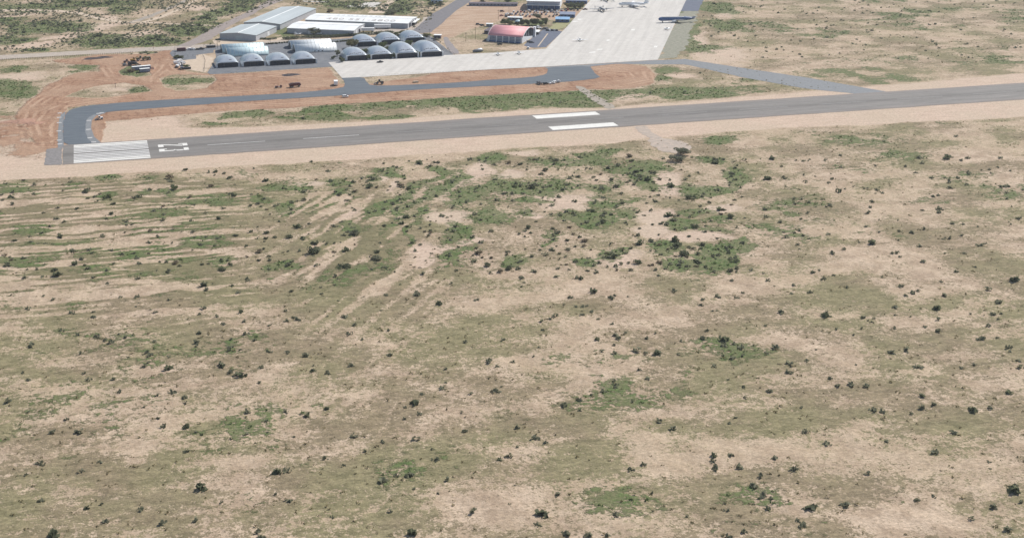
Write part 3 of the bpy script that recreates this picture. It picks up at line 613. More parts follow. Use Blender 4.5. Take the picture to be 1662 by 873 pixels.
dA = dome_hangar(19.5, 22, 4.1, 7.2, False)
dB = dome_hangar(20, 24, 4.2, 7.6, True)
dC = dome_hangar(20.5, 31, 4.4, 9.8, True)
spec = [(dA, 113.2, 235.5, 'leftmost small arched hangar with doors dark in shade beside the sand yard'), (dA, 134.4, 234.7, 'small arched hangar second from the left'),
 (dA, 155.6, 233.5, 'small arched hangar third from the left'), (dA, 176.6, 232.8, 'small arched hangar fourth from the left, before the white barrel sheds'),
 (dB, 220.5, 236.2, 'arched hangar at the left corner of the apron, a tree at its left wall'), (dB, 241.2, 235.8, 'arched hangar on the apron edge behind the small dark tug'),
 (dC, 262.3, 234.6, 'tall arched hangar facing the apron, second from the right end of its row'), (dC, 283.5, 234.4, 'tall arched hangar at the right end of the apron row'),
 (dB, 241.0, 293.0, 'rear arched hangar beside the big olive tree'), (dB, 263.6, 296.5, 'rear arched hangar in the middle of the back row'), (dB, 286.5, 300.5, 'rear arched hangar at the right end of the back row near the road')]
used = set()
for (src, x, y, lab) in spec:
    g = 'row of arched hangars'
    wd = {id(dA): 19.5, id(dB): 20, id(dC): 20.5}[id(src)]
    loc = (x+wd/2-1, y, .02)
    if id(src) not in used:
        used.add(id(src)); src.location = loc; tag(src, lab, 'hangar', g)
    else: copy_tree(src, loc, 0, label=lab, category='x') if False else tag(copy_tree(src, loc, 0), lab, 'hangar', g)

def barrel(x0, x1, yc, r, h, m, lab, g):
    t = empty('barrel_shed', (x0+x1)/2, yc, label=lab, cat='shed', group=g) ; L = (x1-x0)/2; n = 18
    pr = [(-r*math.cos(math.pi*i/n), h*math.sin(math.pi*i/n)**.85) for i in range(n+1)]
    v = [(-L, p[0], p[1]) for p in pr]+[(L, p[0], p[1]) for p in pr]
    o = MB().add(v, [(i, i+1, i+n+2, i+n+1) for i in range(n)]).build('roof', m, t, smooth=True)
    s = o.modifiers.new('thickness', 'SOLIDIFY'); s.thickness = .15
    rb = MB(); nb = int(2*L/3)
    for k in range(nb+1):
        x = -L+2*L*k/nb
        for i in range(1, n-1):
            a = pr[i]; b = pr[i+1]; rb.add([(x-.12, a[0]*1.012, a[1]+.09), (x+.12, a[0]*1.012, a[1]+.09), (x+.12, b[0]*1.012, b[1]+.09), (x-.12, b[0]*1.012, b[1]+.09)], [(0, 1, 2, 3)])
    rb.build('roof_rib', 'metal_grey', t)
    for sx, nm in ((-1, 'dark'), (1, 'wall_white')):  # left end painted near-black for its shade, right end white
        e = MB(); e.add([(sx*(L-1.0), p[0]*.985, p[1]*.985) for p in pr], [tuple(range(n+1))]); e.build('end_wall', nm, t)
    d = MB(); d.box(L-.9, L-.6, -r*.5, r*.5, 0, h*.7); d.build('end_door', 'wall_white', t)
    for k in range(3):
        w_ = MB(); xx = -L*.1+k*3.2; w_.box(xx, xx+1.2, -r*.985-.05, -r*.95, .4, 1.6); w_.build('side_window', 'glass', t)
    return t
M['teal_roof'] = mat('pale teal sheet roof', (.60, .74, .76), .4, .1, .08, .2, stretch=(1, .2, 1))
M['pale_roof'] = mat('pale sheet roof', (.76, .78, .78), .4, .1, .06, .2, stretch=(1, .2, 1))
g = 'barrel roofed sheds behind the small arched hangars'
barrel(126, 161.5, 285.8, 8.2, 6.0, 'teal_roof', 'front one of the two pale teal barrel roofed sheds', g)
barrel(124, 160.5, 304.5, 8.0, 5.9, 'teal_roof', 'rear one of the two pale teal barrel roofed sheds', g)
barrel(184, 220.5, 285.6, 8.2, 6.2, 'pale_roof', 'front one of the two white barrel roofed sheds', g)
barrel(183.5, 220, 305.5, 8.0, 6.0, 'pale_roof', 'rear one of the two white barrel roofed sheds', g)

def gable(name, FL, ang, W_, D_, he, hr, roofm, wallm, axis, lab, cat, over=.5, doors=(), g=None):
    t = empty(name, FL[0], FL[1], R_(ang), label=lab, cat=cat, group=g)
    wl = MB()
    if axis == 'd':
        wl.prism_y([(0, 0), (W_, 0), (W_, he), (W_/2, hr), (0, he)], 0, D_)
        sides = [[(-over, he-.05), (W_/2, hr+.12), (W_/2, hr+.32), (-over, he+.17)], [(W_/2, hr+.12), (W_+over, he-.05), (W_+over, he+.17), (W_/2, hr+.32)]]
        for q in sides: MB().prism_y(q, -over, D_+over).build('roof_slope', roofm, t)
        MB().prism_y([(W_/2-.5, hr+.28), (W_/2+.5, hr+.28), (W_/2, hr+.5)], -over-.05, D_+over+.05).build('ridge_cap', 'metal_white', t)
    else:
        wl.prism_x([(0, 0), (D_, 0), (D_, he), (D_/2, hr), (0, he)], 0, W_)
        sides = [[(-over, he-.05), (D_/2, hr+.12), (D_/2, hr+.32), (-over, he+.17)], [(D_/2, hr+.12), (D_+over, he-.05), (D_+over, he+.17), (D_/2, hr+.32)]]
        for q in sides: MB().prism_x(q, -over, W_+over).build('roof_slope', roofm, t)
        MB().prism_x([(D_/2-.4, hr+.28), (D_/2+.4, hr+.28), (D_/2, hr+.45)], -over-.05, W_+over+.05).build('ridge_cap', 'metal_grey', t)
    wl.build('wall', wallm, t)
    # base flashing and panel ribs of the front wall
    for (x0, x1, z1, side, mm) in doors:
        b = MB()
        if side == 'f': b.box(x0, x1, -.12, -.01, .05, z1)
        else: b.box(W_+.01, W_+.12, x0, x1, .05, z1)
        b.build('door', mm, t)
    return t
gable('grey_shed', (157.4, 413.4), -31, 37, 94, 5.2, 6.6, 'metal_grey', 'wall_grey', 'd', 'longer grey gable roofed shed beside the diagonal dusty road', 'shed', doors=[(22, 27, 3.6, 'f', 'wall_white')])
gable('grey_shed', (128.7, 360.2), -31, 35.5, 48, 5.4, 6.8, 'metal_grey', 'wall_grey', 'd', 'shorter grey gable roofed shed nearest the teal barrel sheds', 'shed', doors=[(16, 22, 4, 'f', 'metal_grey'), (26, 31, 4, 'r', 'wall_white')])
lw = gable('white_shed', (216.5, 415.2), -28, 101, 37, 4.8, 6.0, 'metal_white', 'wall_grey', 'w', 'long white roofed shed with a telephone number across its roof', 'shed', doors=[(5, 12, 4, 'r', 'dark'), (16, 24, 4, 'r', 'dark'), (28, 34, 4, 'r', 'dark')])
gable('white_shed', (192.6, 374.8), -28, 64, 36, 4.8, 6.0, 'metal_white', 'wall_grey', 'w', 'shorter white roofed shed in front of the one with the telephone number', 'shed', doors=[(6, 10, 4.2, 'r', 'wall_white'), (16, 20, 3.2, 'r', 'dark'), (26, 31, 4.2, 'r', 'wall_white'), (20, 24, 3.5, 'f', 'wall_white')])
# the telephone number, lying on the slope towards the viewer
cv = bpy.data.curves.new('lettering', 'FONT'); cv.body = '480 551-2800'; cv.size = 9.4; cv.space_character = 1.12; cv.extrude = .02; cv.offset = .02
tmp = bpy.data.objects.new('lettering_curve', cv); COL.objects.link(tmp); bpy.context.view_layer.update()
dg = bpy.context.evaluated_depsgraph_get(); me = bpy.data.meshes.new_from_object(tmp.evaluated_get(dg)); bpy.data.objects.remove(tmp)
xs = [v.co.x for v in me.vertices]; sc = 68/(max(xs)-min(xs)); me.transform(Matrix.Scale(sc, 4, (1, 0, 0)))
me.materials.clear(); me.materials.append(M['letter']); lo = link('lettering', me, lw); sa = math.atan2(1.2, 18.5)
lo.location = (19, 4.3, 4.8+4.3*1.2/18.5+.37); lo.rotation_euler = (sa, 0, 0)
for k in range(11):
    b = MB(); x = 24+k*4.6+(k % 3)*.6; b.add([(x, 24, 6-5.5*1.2/18.5+.38), (x+2.2, 24, 6-5.5*1.2/18.5+.38), (x+2.6, 28.5, 6-10*1.2/18.5+.38), (x+.8, 28.5, 6-10*1.2/18.5+.38)], [(0, 1, 2, 3)]); b.build('roof_patch', 'metal_grey', lw)

# red roofed hangar with an arched roof and glazed front
def red_hangar():
    t = empty('red_hangar', 359.0, 287.5, R_(-36), label='big arched hangar with a faded red roof and rows of windows', cat='hangar'); L = 31; D = 38; he = 5.6; rise = 5.6; n = 16
    pr = [(D*i/n, he+rise*math.sin(math.pi*i/n)**.8*(1 if i <= n/2 else 1)) for i in range(n+1)]
    v = [(-.6, p[0], p[1]) for p in pr]+[(L+.6, p[0], p[1]) for p in pr]
    o = MB().add(v, [(i, i+1, i+n+2, i+n+1) for i in range(n)]).build('roof', 'red_roof', t, smooth=True); so = o.modifiers.new('thickness', 'SOLIDIFY'); so.thickness = .25
    for x, nm in ((-.75, 'roof_edge'), (L+.6, 'roof_edge')):
        b = MB()
        for i in range(n):
            a, c = pr[i], pr[i+1]; b.add([(x, a[0], a[1]-.5), (x+.25, a[0], a[1]-.5), (x+.25, a[0], a[1]+.15), (x, a[0], a[1]+.15), (x, c[0], c[1]-.5), (x+.25, c[0], c[1]-.5), (x+.25, c[0], c[1]+.15), (x, c[0], c[1]+.15)], [(0, 4, 5, 1), (1, 5, 6, 2), (2, 6, 7, 3), (3, 7, 4, 0)])
        b.build(nm, 'metal_white', t)
    MB().box(0, L, .1, .4, 0, he).build('front_wall', 'blue_wall', t)
    MB().box(0, L, D-.4, D-.1, 0, he).build('rear_wall', 'wall_white', t)
    for k in range(6): MB().box(L*k/5.4+.2-.45+(1.4 if k else 0), L*k/5.4+.2+.45+(1.4 if k else 0), -.25, .09, 0, he-.1).build('pilaster', 'wall_white', t)
    for k in range(5):
        for r in range(3):
            x0 = L*k/5.4+1.1+(1.4 if k else .4); x1 = L*(k+1)/5.4+.95+.2; z0 = 1.55+r*1.3
            fr = MB(); fr.box(x0, x1, .02, .095, z0, z0+1.0); wdw = fr.build('window', 'pane_blue', t)
            g_ = MB(); [g_.box(x0+(x1-x0)*j/4-.06, x0+(x1-x0)*j/4+.06, -.04, .018, z0, z0+1.0) for j in range(5)]; g_.build('frame', 'wall_white', wdw)
    MB().box(0, L, -.12, .09, 0, 1.2).build('base_band', 'navy', t)  # navy band along the foot of the front wall
    # left end: sloping buttress wall; right end: painted shade sheet with leaves
    e = MB(); e.add([(.1, p[0], p[1]-.2) for p in pr]+[(.1, D, 0), (.1, 0, 0)], [tuple(range(n+3))]); e.build('end_wall', 'wall_white', t)
    e = MB(); e.add([(-2.6, .3, 0), (0, .3, 0), (0, .3, he), (-.1, .3, he), (-2.6, D-.3, 0), (0, D-.3, 0), (0, D-.3, he), (-.1, D-.3, he)], [(0, 1, 2, 3), (7, 6, 5, 4), (0, 3, 7, 4)]); e.build('lean_wall', 'wall_white', t)
    e = MB(); e.add([(L-1.2, p[0], p[1]-.2) for p in pr]+[(L-1.2, D, 0), (L-1.2, 0, 0)], [tuple(range(n+3))]); e.build('opening_shade', 'dark', t)  # near-black sheet painting the shade inside the hangar
    e = MB(); e.prism_x([(0, 0), (D*.93, 0), (D*.93, .8), (0, he+.4)], L-.3, L+.1); e.build('door_leaf', 'wall_white', t)
    e = MB(); e.box(L-.6, L+1.6, D-3.5, D-.1, 0, he+3.4); e.build('corner_pier', 'wall_white', t)
    for k in range(1, 5): MB().box(L-.9, L-.7, D*k/5-.15, D*k/5+.15, 0, he+2.5).build('truss_post', 'wall_white', t)
    return t
M['pane_blue'] = mat('sky coloured window panes', (.10, .15, .24), .25, 0, .3, 1.5, spec=.6)
M['blue_wall'] = mat('blue grey cladding', (.46, .52, .62), .6, 0, .1, .4)
red_hangar()

def flat_building(name, px, ang, W_, D_, h, roofm, wallm, lab, cat, over=.4, slope=0, open_front_shade=False, rings=True, g=None):
    p = at(*px); t = empty(name, p[0], p[1], R_(ang), label=lab, cat=cat, group=g)
    MB().prism_x([(0, 0), (D_, 0), (D_, h+slope), (0, h)], 0, W_).build('wall', wallm, t)
    MB().prism_x([(-over, h+.01), (D_+over, h+slope+.01), (D_+over, h+slope+.22), (-over, h+.22)], -over, W_+over).build('roof', roofm, t)
    nn = max(2, int(W_/3.5))
    for k in range(nn):
        w_ = MB(); x = W_*(k+.3)/nn; w_.box(x, x+W_*.4/nn, -.06, -.01, h*.35, h*.75); w_.build('window', 'glass', t)
    return t
# large white hangar at the top edge of the view
t = empty('white_hangar', 449.5, 442.5, R_(-24), label='large white roofed hangar with a dark open front behind the car park', cat='hangar')
MB().box(0, 33, 0, .4, 5.2, 8.4).build('front_fascia', 'wall_grey', t)
MB().box(-1, 34.5, -2.6, -.05, 4.6, 5.1).build('canopy', 'metal_white', t)
MB().box(.3, 32.7, 1.0, 1.3, 0, 5.15).build('open_front_shade', 'navy', t)  # navy slab painting the shade behind the hangar front
for k in range(7): MB().box(33*k/6-.2, 33*k/6+.2, .02, .4, 0, 5.15).build('front_post', 'wall_grey', t)
MB().prism_y([(0, 0), (33, 0), (33, 8.4), (0, 8.4)], 1.4, 42).build('wall', 'wall_white', t)
MB().prism_x([(-.6, 8.45), (21, 10.0), (42.5, 8.45), (42.5, 8.75), (21, 10.3), (-.6, 8.75)], -.8, 33.8).build('roof', 'metal_white', t)
flat_building('blue_shed', (699.5, 6), -24, 11, 9, 3.5, 'blue_roof', 'wall_grey', 'small blue roofed shed in the scrub beside the road at the top of the view', 'shed', slope=1)
flat_building('guard_hut', (704.5, 63), -24, 6, 4.5, 3, 'metal_white', 'brown_roof', 'small dark hut with a white roof beside the curved road', 'hut')
flat_building('office_building', (901.5, 36.5), -24, 13, 7, 2.8, 'blue_roof', 'navy', 'pale blue roofed low building at the edge of the lawn and apron', 'building', slope=1.2)
flat_building('office_building', (908.5, 28.5), -24, 14.5, 8, 2.8, 'slate_roof', 'navy', 'slate blue roofed low building between the car park and the apron', 'building', slope=1.4)
flat_building('long_cabin', (824, 33.2), -24, 14, 4, 2.6, 'metal_white', 'slate_roof', 'long narrow white roofed cabin between the car park and the trees', 'cabin', slope=.2)
flat_building('long_canopy', (761, 10), -19, 50, 7, 2.4, 'brown_roof', 'slate_roof', 'very long low dark roofed building along the top of the bare brown field', 'building', slope=.4)
flat_building('annex', (786, 55), -34, 15, 17, 2.6, 'brown_roof', 'brown_roof', 'low dark brown roofed annex behind the left end of the red hangar', 'building', slope=.2)
flat_building('store_cabin', (789, 43.5), -24, 6, 4, 2.4, 'metal_white', 'wall_grey', 'small white cabin beside the low dark annex', 'cabin')
flat_building('blue_container', (918, 6), -24, 22, 10, 3, 'slate_roof', 'navy', 'slate roofed long building at the top behind the bushes by the apron', 'building', slope=.5)
# dome tent
p = at(841, 37.5); t = empty('dome_tent', p[0], p[1], label='pale blue dome tent between the cabin and the dark trees', cat='tent')
v = []; f = []; n = 14
for j in range(6):
    a = j/5*math.pi/2
    for i in range(n): v.append((3.6*math.cos(a)*math.cos(2*math.pi*i/n), 3.6*math.cos(a)*math.sin(2*math.pi*i/n), 3*math.sin(a)))
for j in range(5):
    for i in range(n): f.append((j*n+i, j*n+(i+1) % n, (j+1)*n+(i+1) % n, (j+1)*n+i))
MB().add(v, f).build('cover', 'teal_roof', t, smooth=True); MB().box(-.8, .8, -3.7, -3.3, 0, 1.8).build('entrance', 'dark', t)
# white awning by the red hangar
p = at(866.5, 57); t = empty('awning', p[0], p[1], R_(-30), label='white awning on posts beside the open end of the red hangar', cat='awning')
MB().prism_x([(0, 2.7), (9.5, 3.0), (9.5, 3.15), (0, 2.85)], 0, 4.5).build('canopy', 'metal_white', t)
for (x, y) in ((.2, .2), (4.3, .2), (.2, 9.3), (4.3, 9.3)): MB().box(x-.08, x+.08, y-.08, y+.08, 0, 2.68).build('post', 'steel', t)
MB().box(.8, 4.1, 2, 7, 0, 1.6).build('equipment', 'black', t)
p = at(662, 42); t = empty('awning', p[0], p[1], R_(-28), label='white awning at the right end of the long shed with the telephone number', cat='awning')
MB().prism_x([(0, 3.0), (22, 3.0), (22, 3.2), (0, 3.2)], 2.5, 7).build('canopy', 'metal_white', t)
for y in (.3, 7, 14, 21.6): MB().box(6.7, 6.9, y-.1, y+.1, 0, 2.98).build('post', 'steel', t)
MB().box(3, 6.2, 3, 12, 0, 2.2).build('parked_equipment', 'black', t)

# ------------------------------------------------------------------ vehicles
def wheels(t, xs, w, r, name='wheel'):
    for x in xs:
        for sy in (-1, 1):
            q = MB().tube((x, sy*(w/2-.28), r), (x, sy*(w/2), r), r, n=10).build(name, 'rubber', t)
            MB().tube((x, sy*(w/2+.005), r), (x, sy*(w/2+.02), r), r*.55, n=8).build('rim', 'silver', q)
def make_car(pt, kind='sedan'):
    t = empty('parked_car', 0, 0)
    if kind == 'sedan':
        MB().prism_y([(-2.2, .35), (2.2, .35), (2.25, .7), (1.2, .92), (-1.5, .95), (-2.2, .85)], -.88, .88).build('body', pt, t, bevel=.06)
        MB().add([(-1.5, -.8, .93), (1.1, -.8, .93), (1.1, .8, .93), (-1.5, .8, .93), (-1.0, -.66, 1.38), (.35, -.66, 1.38), (.35, .66, 1.38), (-1.0, .66, 1.38)], [(0, 1, 5, 4), (1, 2, 6, 5), (2, 3, 7, 6), (3, 0, 4, 7)]).build('windows', 'glass', t)
        MB().box(-1.02, .37, -.68, .68, 1.381, 1.43).build('roof', pt, t)
    elif kind == 'suv':
        MB().prism_y([(-2.3, .4), (2.35, .4), (2.4, .85), (1.4, 1.05), (-2.3, 1.08)], -.95, .95).build('body', pt, t, bevel=.07)
        MB().add([(-2.25, -.88, 1.06), (1.3, -.88, 1.04), (1.3, .88, 1.04), (-2.25, .88, 1.06), (-2.0, -.76, 1.62), (.6, -.76, 1.62), (.6, .76, 1.62), (-2.0, .76, 1.62)], [(0, 1, 5, 4), (1, 2, 6, 5), (2, 3, 7, 6), (3, 0, 4, 7)]).build('windows', 'glass', t)
        MB().box(-2.05, .65, -.79, .79, 1.621, 1.7).build('roof', pt, t, bevel=.03)
    else:
        MB().prism_y([(-2.7, .45), (2.6, .45), (2.65, .95), (1.5, 1.1), (-.7, 1.12), (-2.7, 1.0)], -.97, .97).build('body', pt, t, bevel=.06)
        MB().add([(-.7, -.88, 1.1), (1.3, -.88, 1.08), (1.3, .88, 1.08), (-.7, .88, 1.1), (-.5, -.76, 1.62), (.7, -.76, 1.62), (.7, .76, 1.62), (-.5, .76, 1.62)], [(0, 1, 5, 4), (1, 2, 6, 5), (2, 3, 7, 6), (3, 0, 4, 7)]).build('windows', 'glass', t)
        MB().box(-.52, .72, -.78, .78, 1.621, 1.69).build('roof', pt, t); MB().box(-2.55, -.85, -.8, .8, 1.02, 1.04).build('bed', 'black', t)
    wheels(t, (-1.4, 1.4), 1.84, .36)
    return t
protos = {}
def car(pt, kind, px, ang, lab, cat='car', group=None, sc=1., name=None):
    p = at(*px); k = (pt, kind)
    if k not in protos: protos[k] = make_car(pt, kind); o = protos[k]
    else: o = copy_tree(protos[k])
    o.location = (p[0], p[1], .03); o.rotation_euler = (0, 0, R_(ang)); o.scale = (sc,)*3
    if name: o.name = name
    return tag(o, lab, cat, group)
rows = [('car park row nearest the white hangar', 17.0, .0042, [857.5, 863, 868, 872.5, 877.5, 881.5, 885, 890.5, 895.5, 901, 906, 911.5, 917, 921.5, 927, 932, 938]),
        ('middle car park row', 20.7, .004, [834, 840.5, 845.3, 851.3, 855.8, 861, 867.8, 873.2, 879.4, 883.8, 889, 893.9, 898.7, 903, 907.5]),
        ('scattered front row of the car park', 27.6, .01, [826, 835, 845, 854, 860, 876, 892, 898, 908]), ('car park row second from the white hangar', 19.0, .004, [848, 859, 870, 886, 896, 904, 912, 919]),
        ('car park row nearest the trees', 24.6, .012, [821.6, 824, 828, 831.5, 837.3, 843.8, 848.7, 856.8, 863, 866.3, 869.3, 873.6, 879, 886.6, 900.2, 904.4])]
ordn = ['first', 'second', 'third', 'fourth', 'fifth', 'sixth', 'seventh', 'eighth', 'ninth', 'tenth', 'eleventh', 'twelfth', 'thirteenth', 'fourteenth', 'fifteenth', 'sixteenth', 'seventeenth']
cols = ['white', 'black', 'silver', 'white', 'black', 'blue', 'maroon', 'white', 'grey', 'black', 'tan', 'silver', 'white', 'red']
kinds = ['sedan', 'suv', 'pickup']
for ri, (rn, y0, dy, xs_) in enumerate(rows):
    for i, x in enumerate(xs_):
        c = cols[(i*5+ri*3+i//3) % len(cols)]; k = kinds[(i*7+ri) % 3]
        car(c, k, (x, y0+(x-860)*dy+rng.uniform(-.5, .5)), 66+rng.uniform(-6, 6), '%s %s, %s from the left in the %s' % (c, {'sedan': 'car', 'suv': 'jeep', 'pickup': 'pickup'}[k], ordn[i], rn),
            {'sedan': 'car', 'suv': 'car', 'pickup': 'pickup'}[k], 'cars in the dirt car park', .95)
for c, k, px, a, lab in [('red', 'sedan', (814, 26.5), 10, 'red car parked apart at the left edge of the dirt car park'), ('maroon', 'suv', (815, 19.6), -10, 'maroon off-road car standing left of the car rows on brown dirt'),
    ('black', 'suv', (822.5, 28.2), 20, 'black off-road car just left of the long narrow cabin'), ('white', 'suv', (560.5, 158.2), 8, 'white off-road car on the red earth below the taxiway'),
    ('black', 'pickup', (617, 102), 8, 'dark pickup standing on the apron in front of the arched hangars'), ('white', 'pickup', (896, 136.4), 10, 'white pickup beside the dark trucks at the taxiway edge'),
    ('black', 'suv', (885.5, 137.2), 15, 'small dark vehicle between the dark truck and the white pickup'), ('black', 'sedan', (863, 70), -10, 'dark car at the right corner of the red hangar'), ('grey', 'suv', (858.5, 69), 20, 'grey car parked by the open end of the red hangar'),
    ('white', 'suv', (857.5, 79.5), 60, 'small white vehicle on the sand at the apron corner below the red hangar'), ('black', 'pickup', (788, 66.5), 60, 'dark pickup at the left wall of the red hangar'),
    ('black', 'sedan', (840, 69.8), 0, 'dark car standing close to the front wall of the red hangar'), ('black', 'suv', (811, 73.2), 0, 'black off-road car on the sand in front of the red hangar'),
    ('black', 'suv', (783, 42.5), 20, 'dark off-road car beside the small white cabin'), ('black', 'suv', (776, 41), -20, 'dark off-road car leftmost beside the small white cabin'), ('maroon', 'pickup', (949.5, 16.5), 0, 'maroon pickup on the apron edge beside the bushes'),
    ('brown', 'sedan', (706.5, 66), 20, 'brown car on the sand in front of the small dark hut')]:
    car(c, k, px, a, lab, 'pickup' if k == 'pickup' else 'car')
for i, (x, y, c, k) in enumerate([(870, 48, 'black', 'suv'), (874, 46.5, 'white', 'pickup'), (878, 48.3, 'silver', 'suv'), (883, 48, 'black', 'pickup'), (887, 47.5, 'grey', 'suv'), (873, 44.5, 'white', 'suv')]):
    car(c, k, (x, y), 20+20*(i % 3), '%s vehicle, %s from the left among those behind the red hangar' % (c, ordn[i]), 'car', 'vehicles behind the red hangar')
for i, x in enumerate([888, 892, 895.5, 899.5, 903.5]):
    car(['black', 'white', 'black', 'silver', 'black'][i], 'sedan', (x, 50+.1*i), 80, '%s car, %s from the left in the short row below the lawn' % (['black', 'white', 'black', 'silver', 'black'][i], ordn[i]), 'car', 'cars between the lawn and the ramp')
for i, x in enumerate([305, 308.5, 312, 315.5, 320]):
    car(['white', 'white', 'silver', 'white', 'tan'][i], kinds[i % 3], (x, 81.2-.06*i), 80, '%s vehicle, %s from the left, right of the dark maroon container' % (['white', 'white', 'silver', 'white', 'tan'][i], ordn[i]), 'car', 'vehicles along the top of the yard')
car('black', 'pickup', (326, 81), 10, 'black pickup at the right end of the row along the top of the yard', 'pickup', sc=1.2)

def cont(name, px, ang, W_, D_, h, m1, lab, cat, z0=0., wh=False, roofm=None, g=None):
    p = at(*px); t = empty(name, p[0], p[1], R_(ang), label=lab, cat=cat, group=g)
    MB().box(0, W_, 0, D_, z0+.05, h).build('body', m1, t); MB().box(-.08, W_+.08, -.08, D_+.08, h+.005, h+.16).build('roof', roofm or m1, t)
    if wh: 
        for x in (W_*.14, W_*.82, W_*.9): 
            for y in (.15, D_-.15): MB().tube((x, y-.14, .5), (x, y+.14, .5), .5, n=10).build('wheel', 'rubber', t)
    MB().box(W_+.01, W_+.06, .1, D_-.1, z0+.15, h-.1).build('rear_door', m1, t)
    return t
cont('box_trailer', (607.5, 47.5), -12, 15.5, 2.8, 3.9, 'white', 'white box trailer parked in front of the long white shed', 'trailer', 1.0, True)
cont('box_trailer', (586.5, 52.5), -12, 12, 2.8, 3.6, 'white', 'white box trailer at the right end of the shorter white shed', 'trailer', 1.0, True)
cont('site_trailer', (215, 115.5), 10, 15, 3, 3, 'slate_roof', 'long site trailer with a white roof beside the earth moving machines', 'trailer', .4, True, 'metal_white')
cont('site_trailer', (227.5, 118.5), 10, 8, 3, 2.8, 'slate_roof', 'shorter white roofed site trailer in front of the long one', 'trailer', .4, True, 'metal_white')
cont('shipping_container', (287.5, 84), 4, 7.5, 2.5, 2.6, 'maroon', 'dark maroon container standing at the top left corner of the yard', 'container', 0)
cont('storage_box', (335, 78.3), 0, 8, 2.4, 1.6, 'black', 'low dark box at the fence by the left barrel sheds', 'box', 0)
cont('flatbed_load', (671.5, 134.8), 6, 4, 2, .8, 'tan', 'small pale tan pallet stack on the red earth above the taxiway', 'pallet', 0)
M['tan2'] = M['tan']

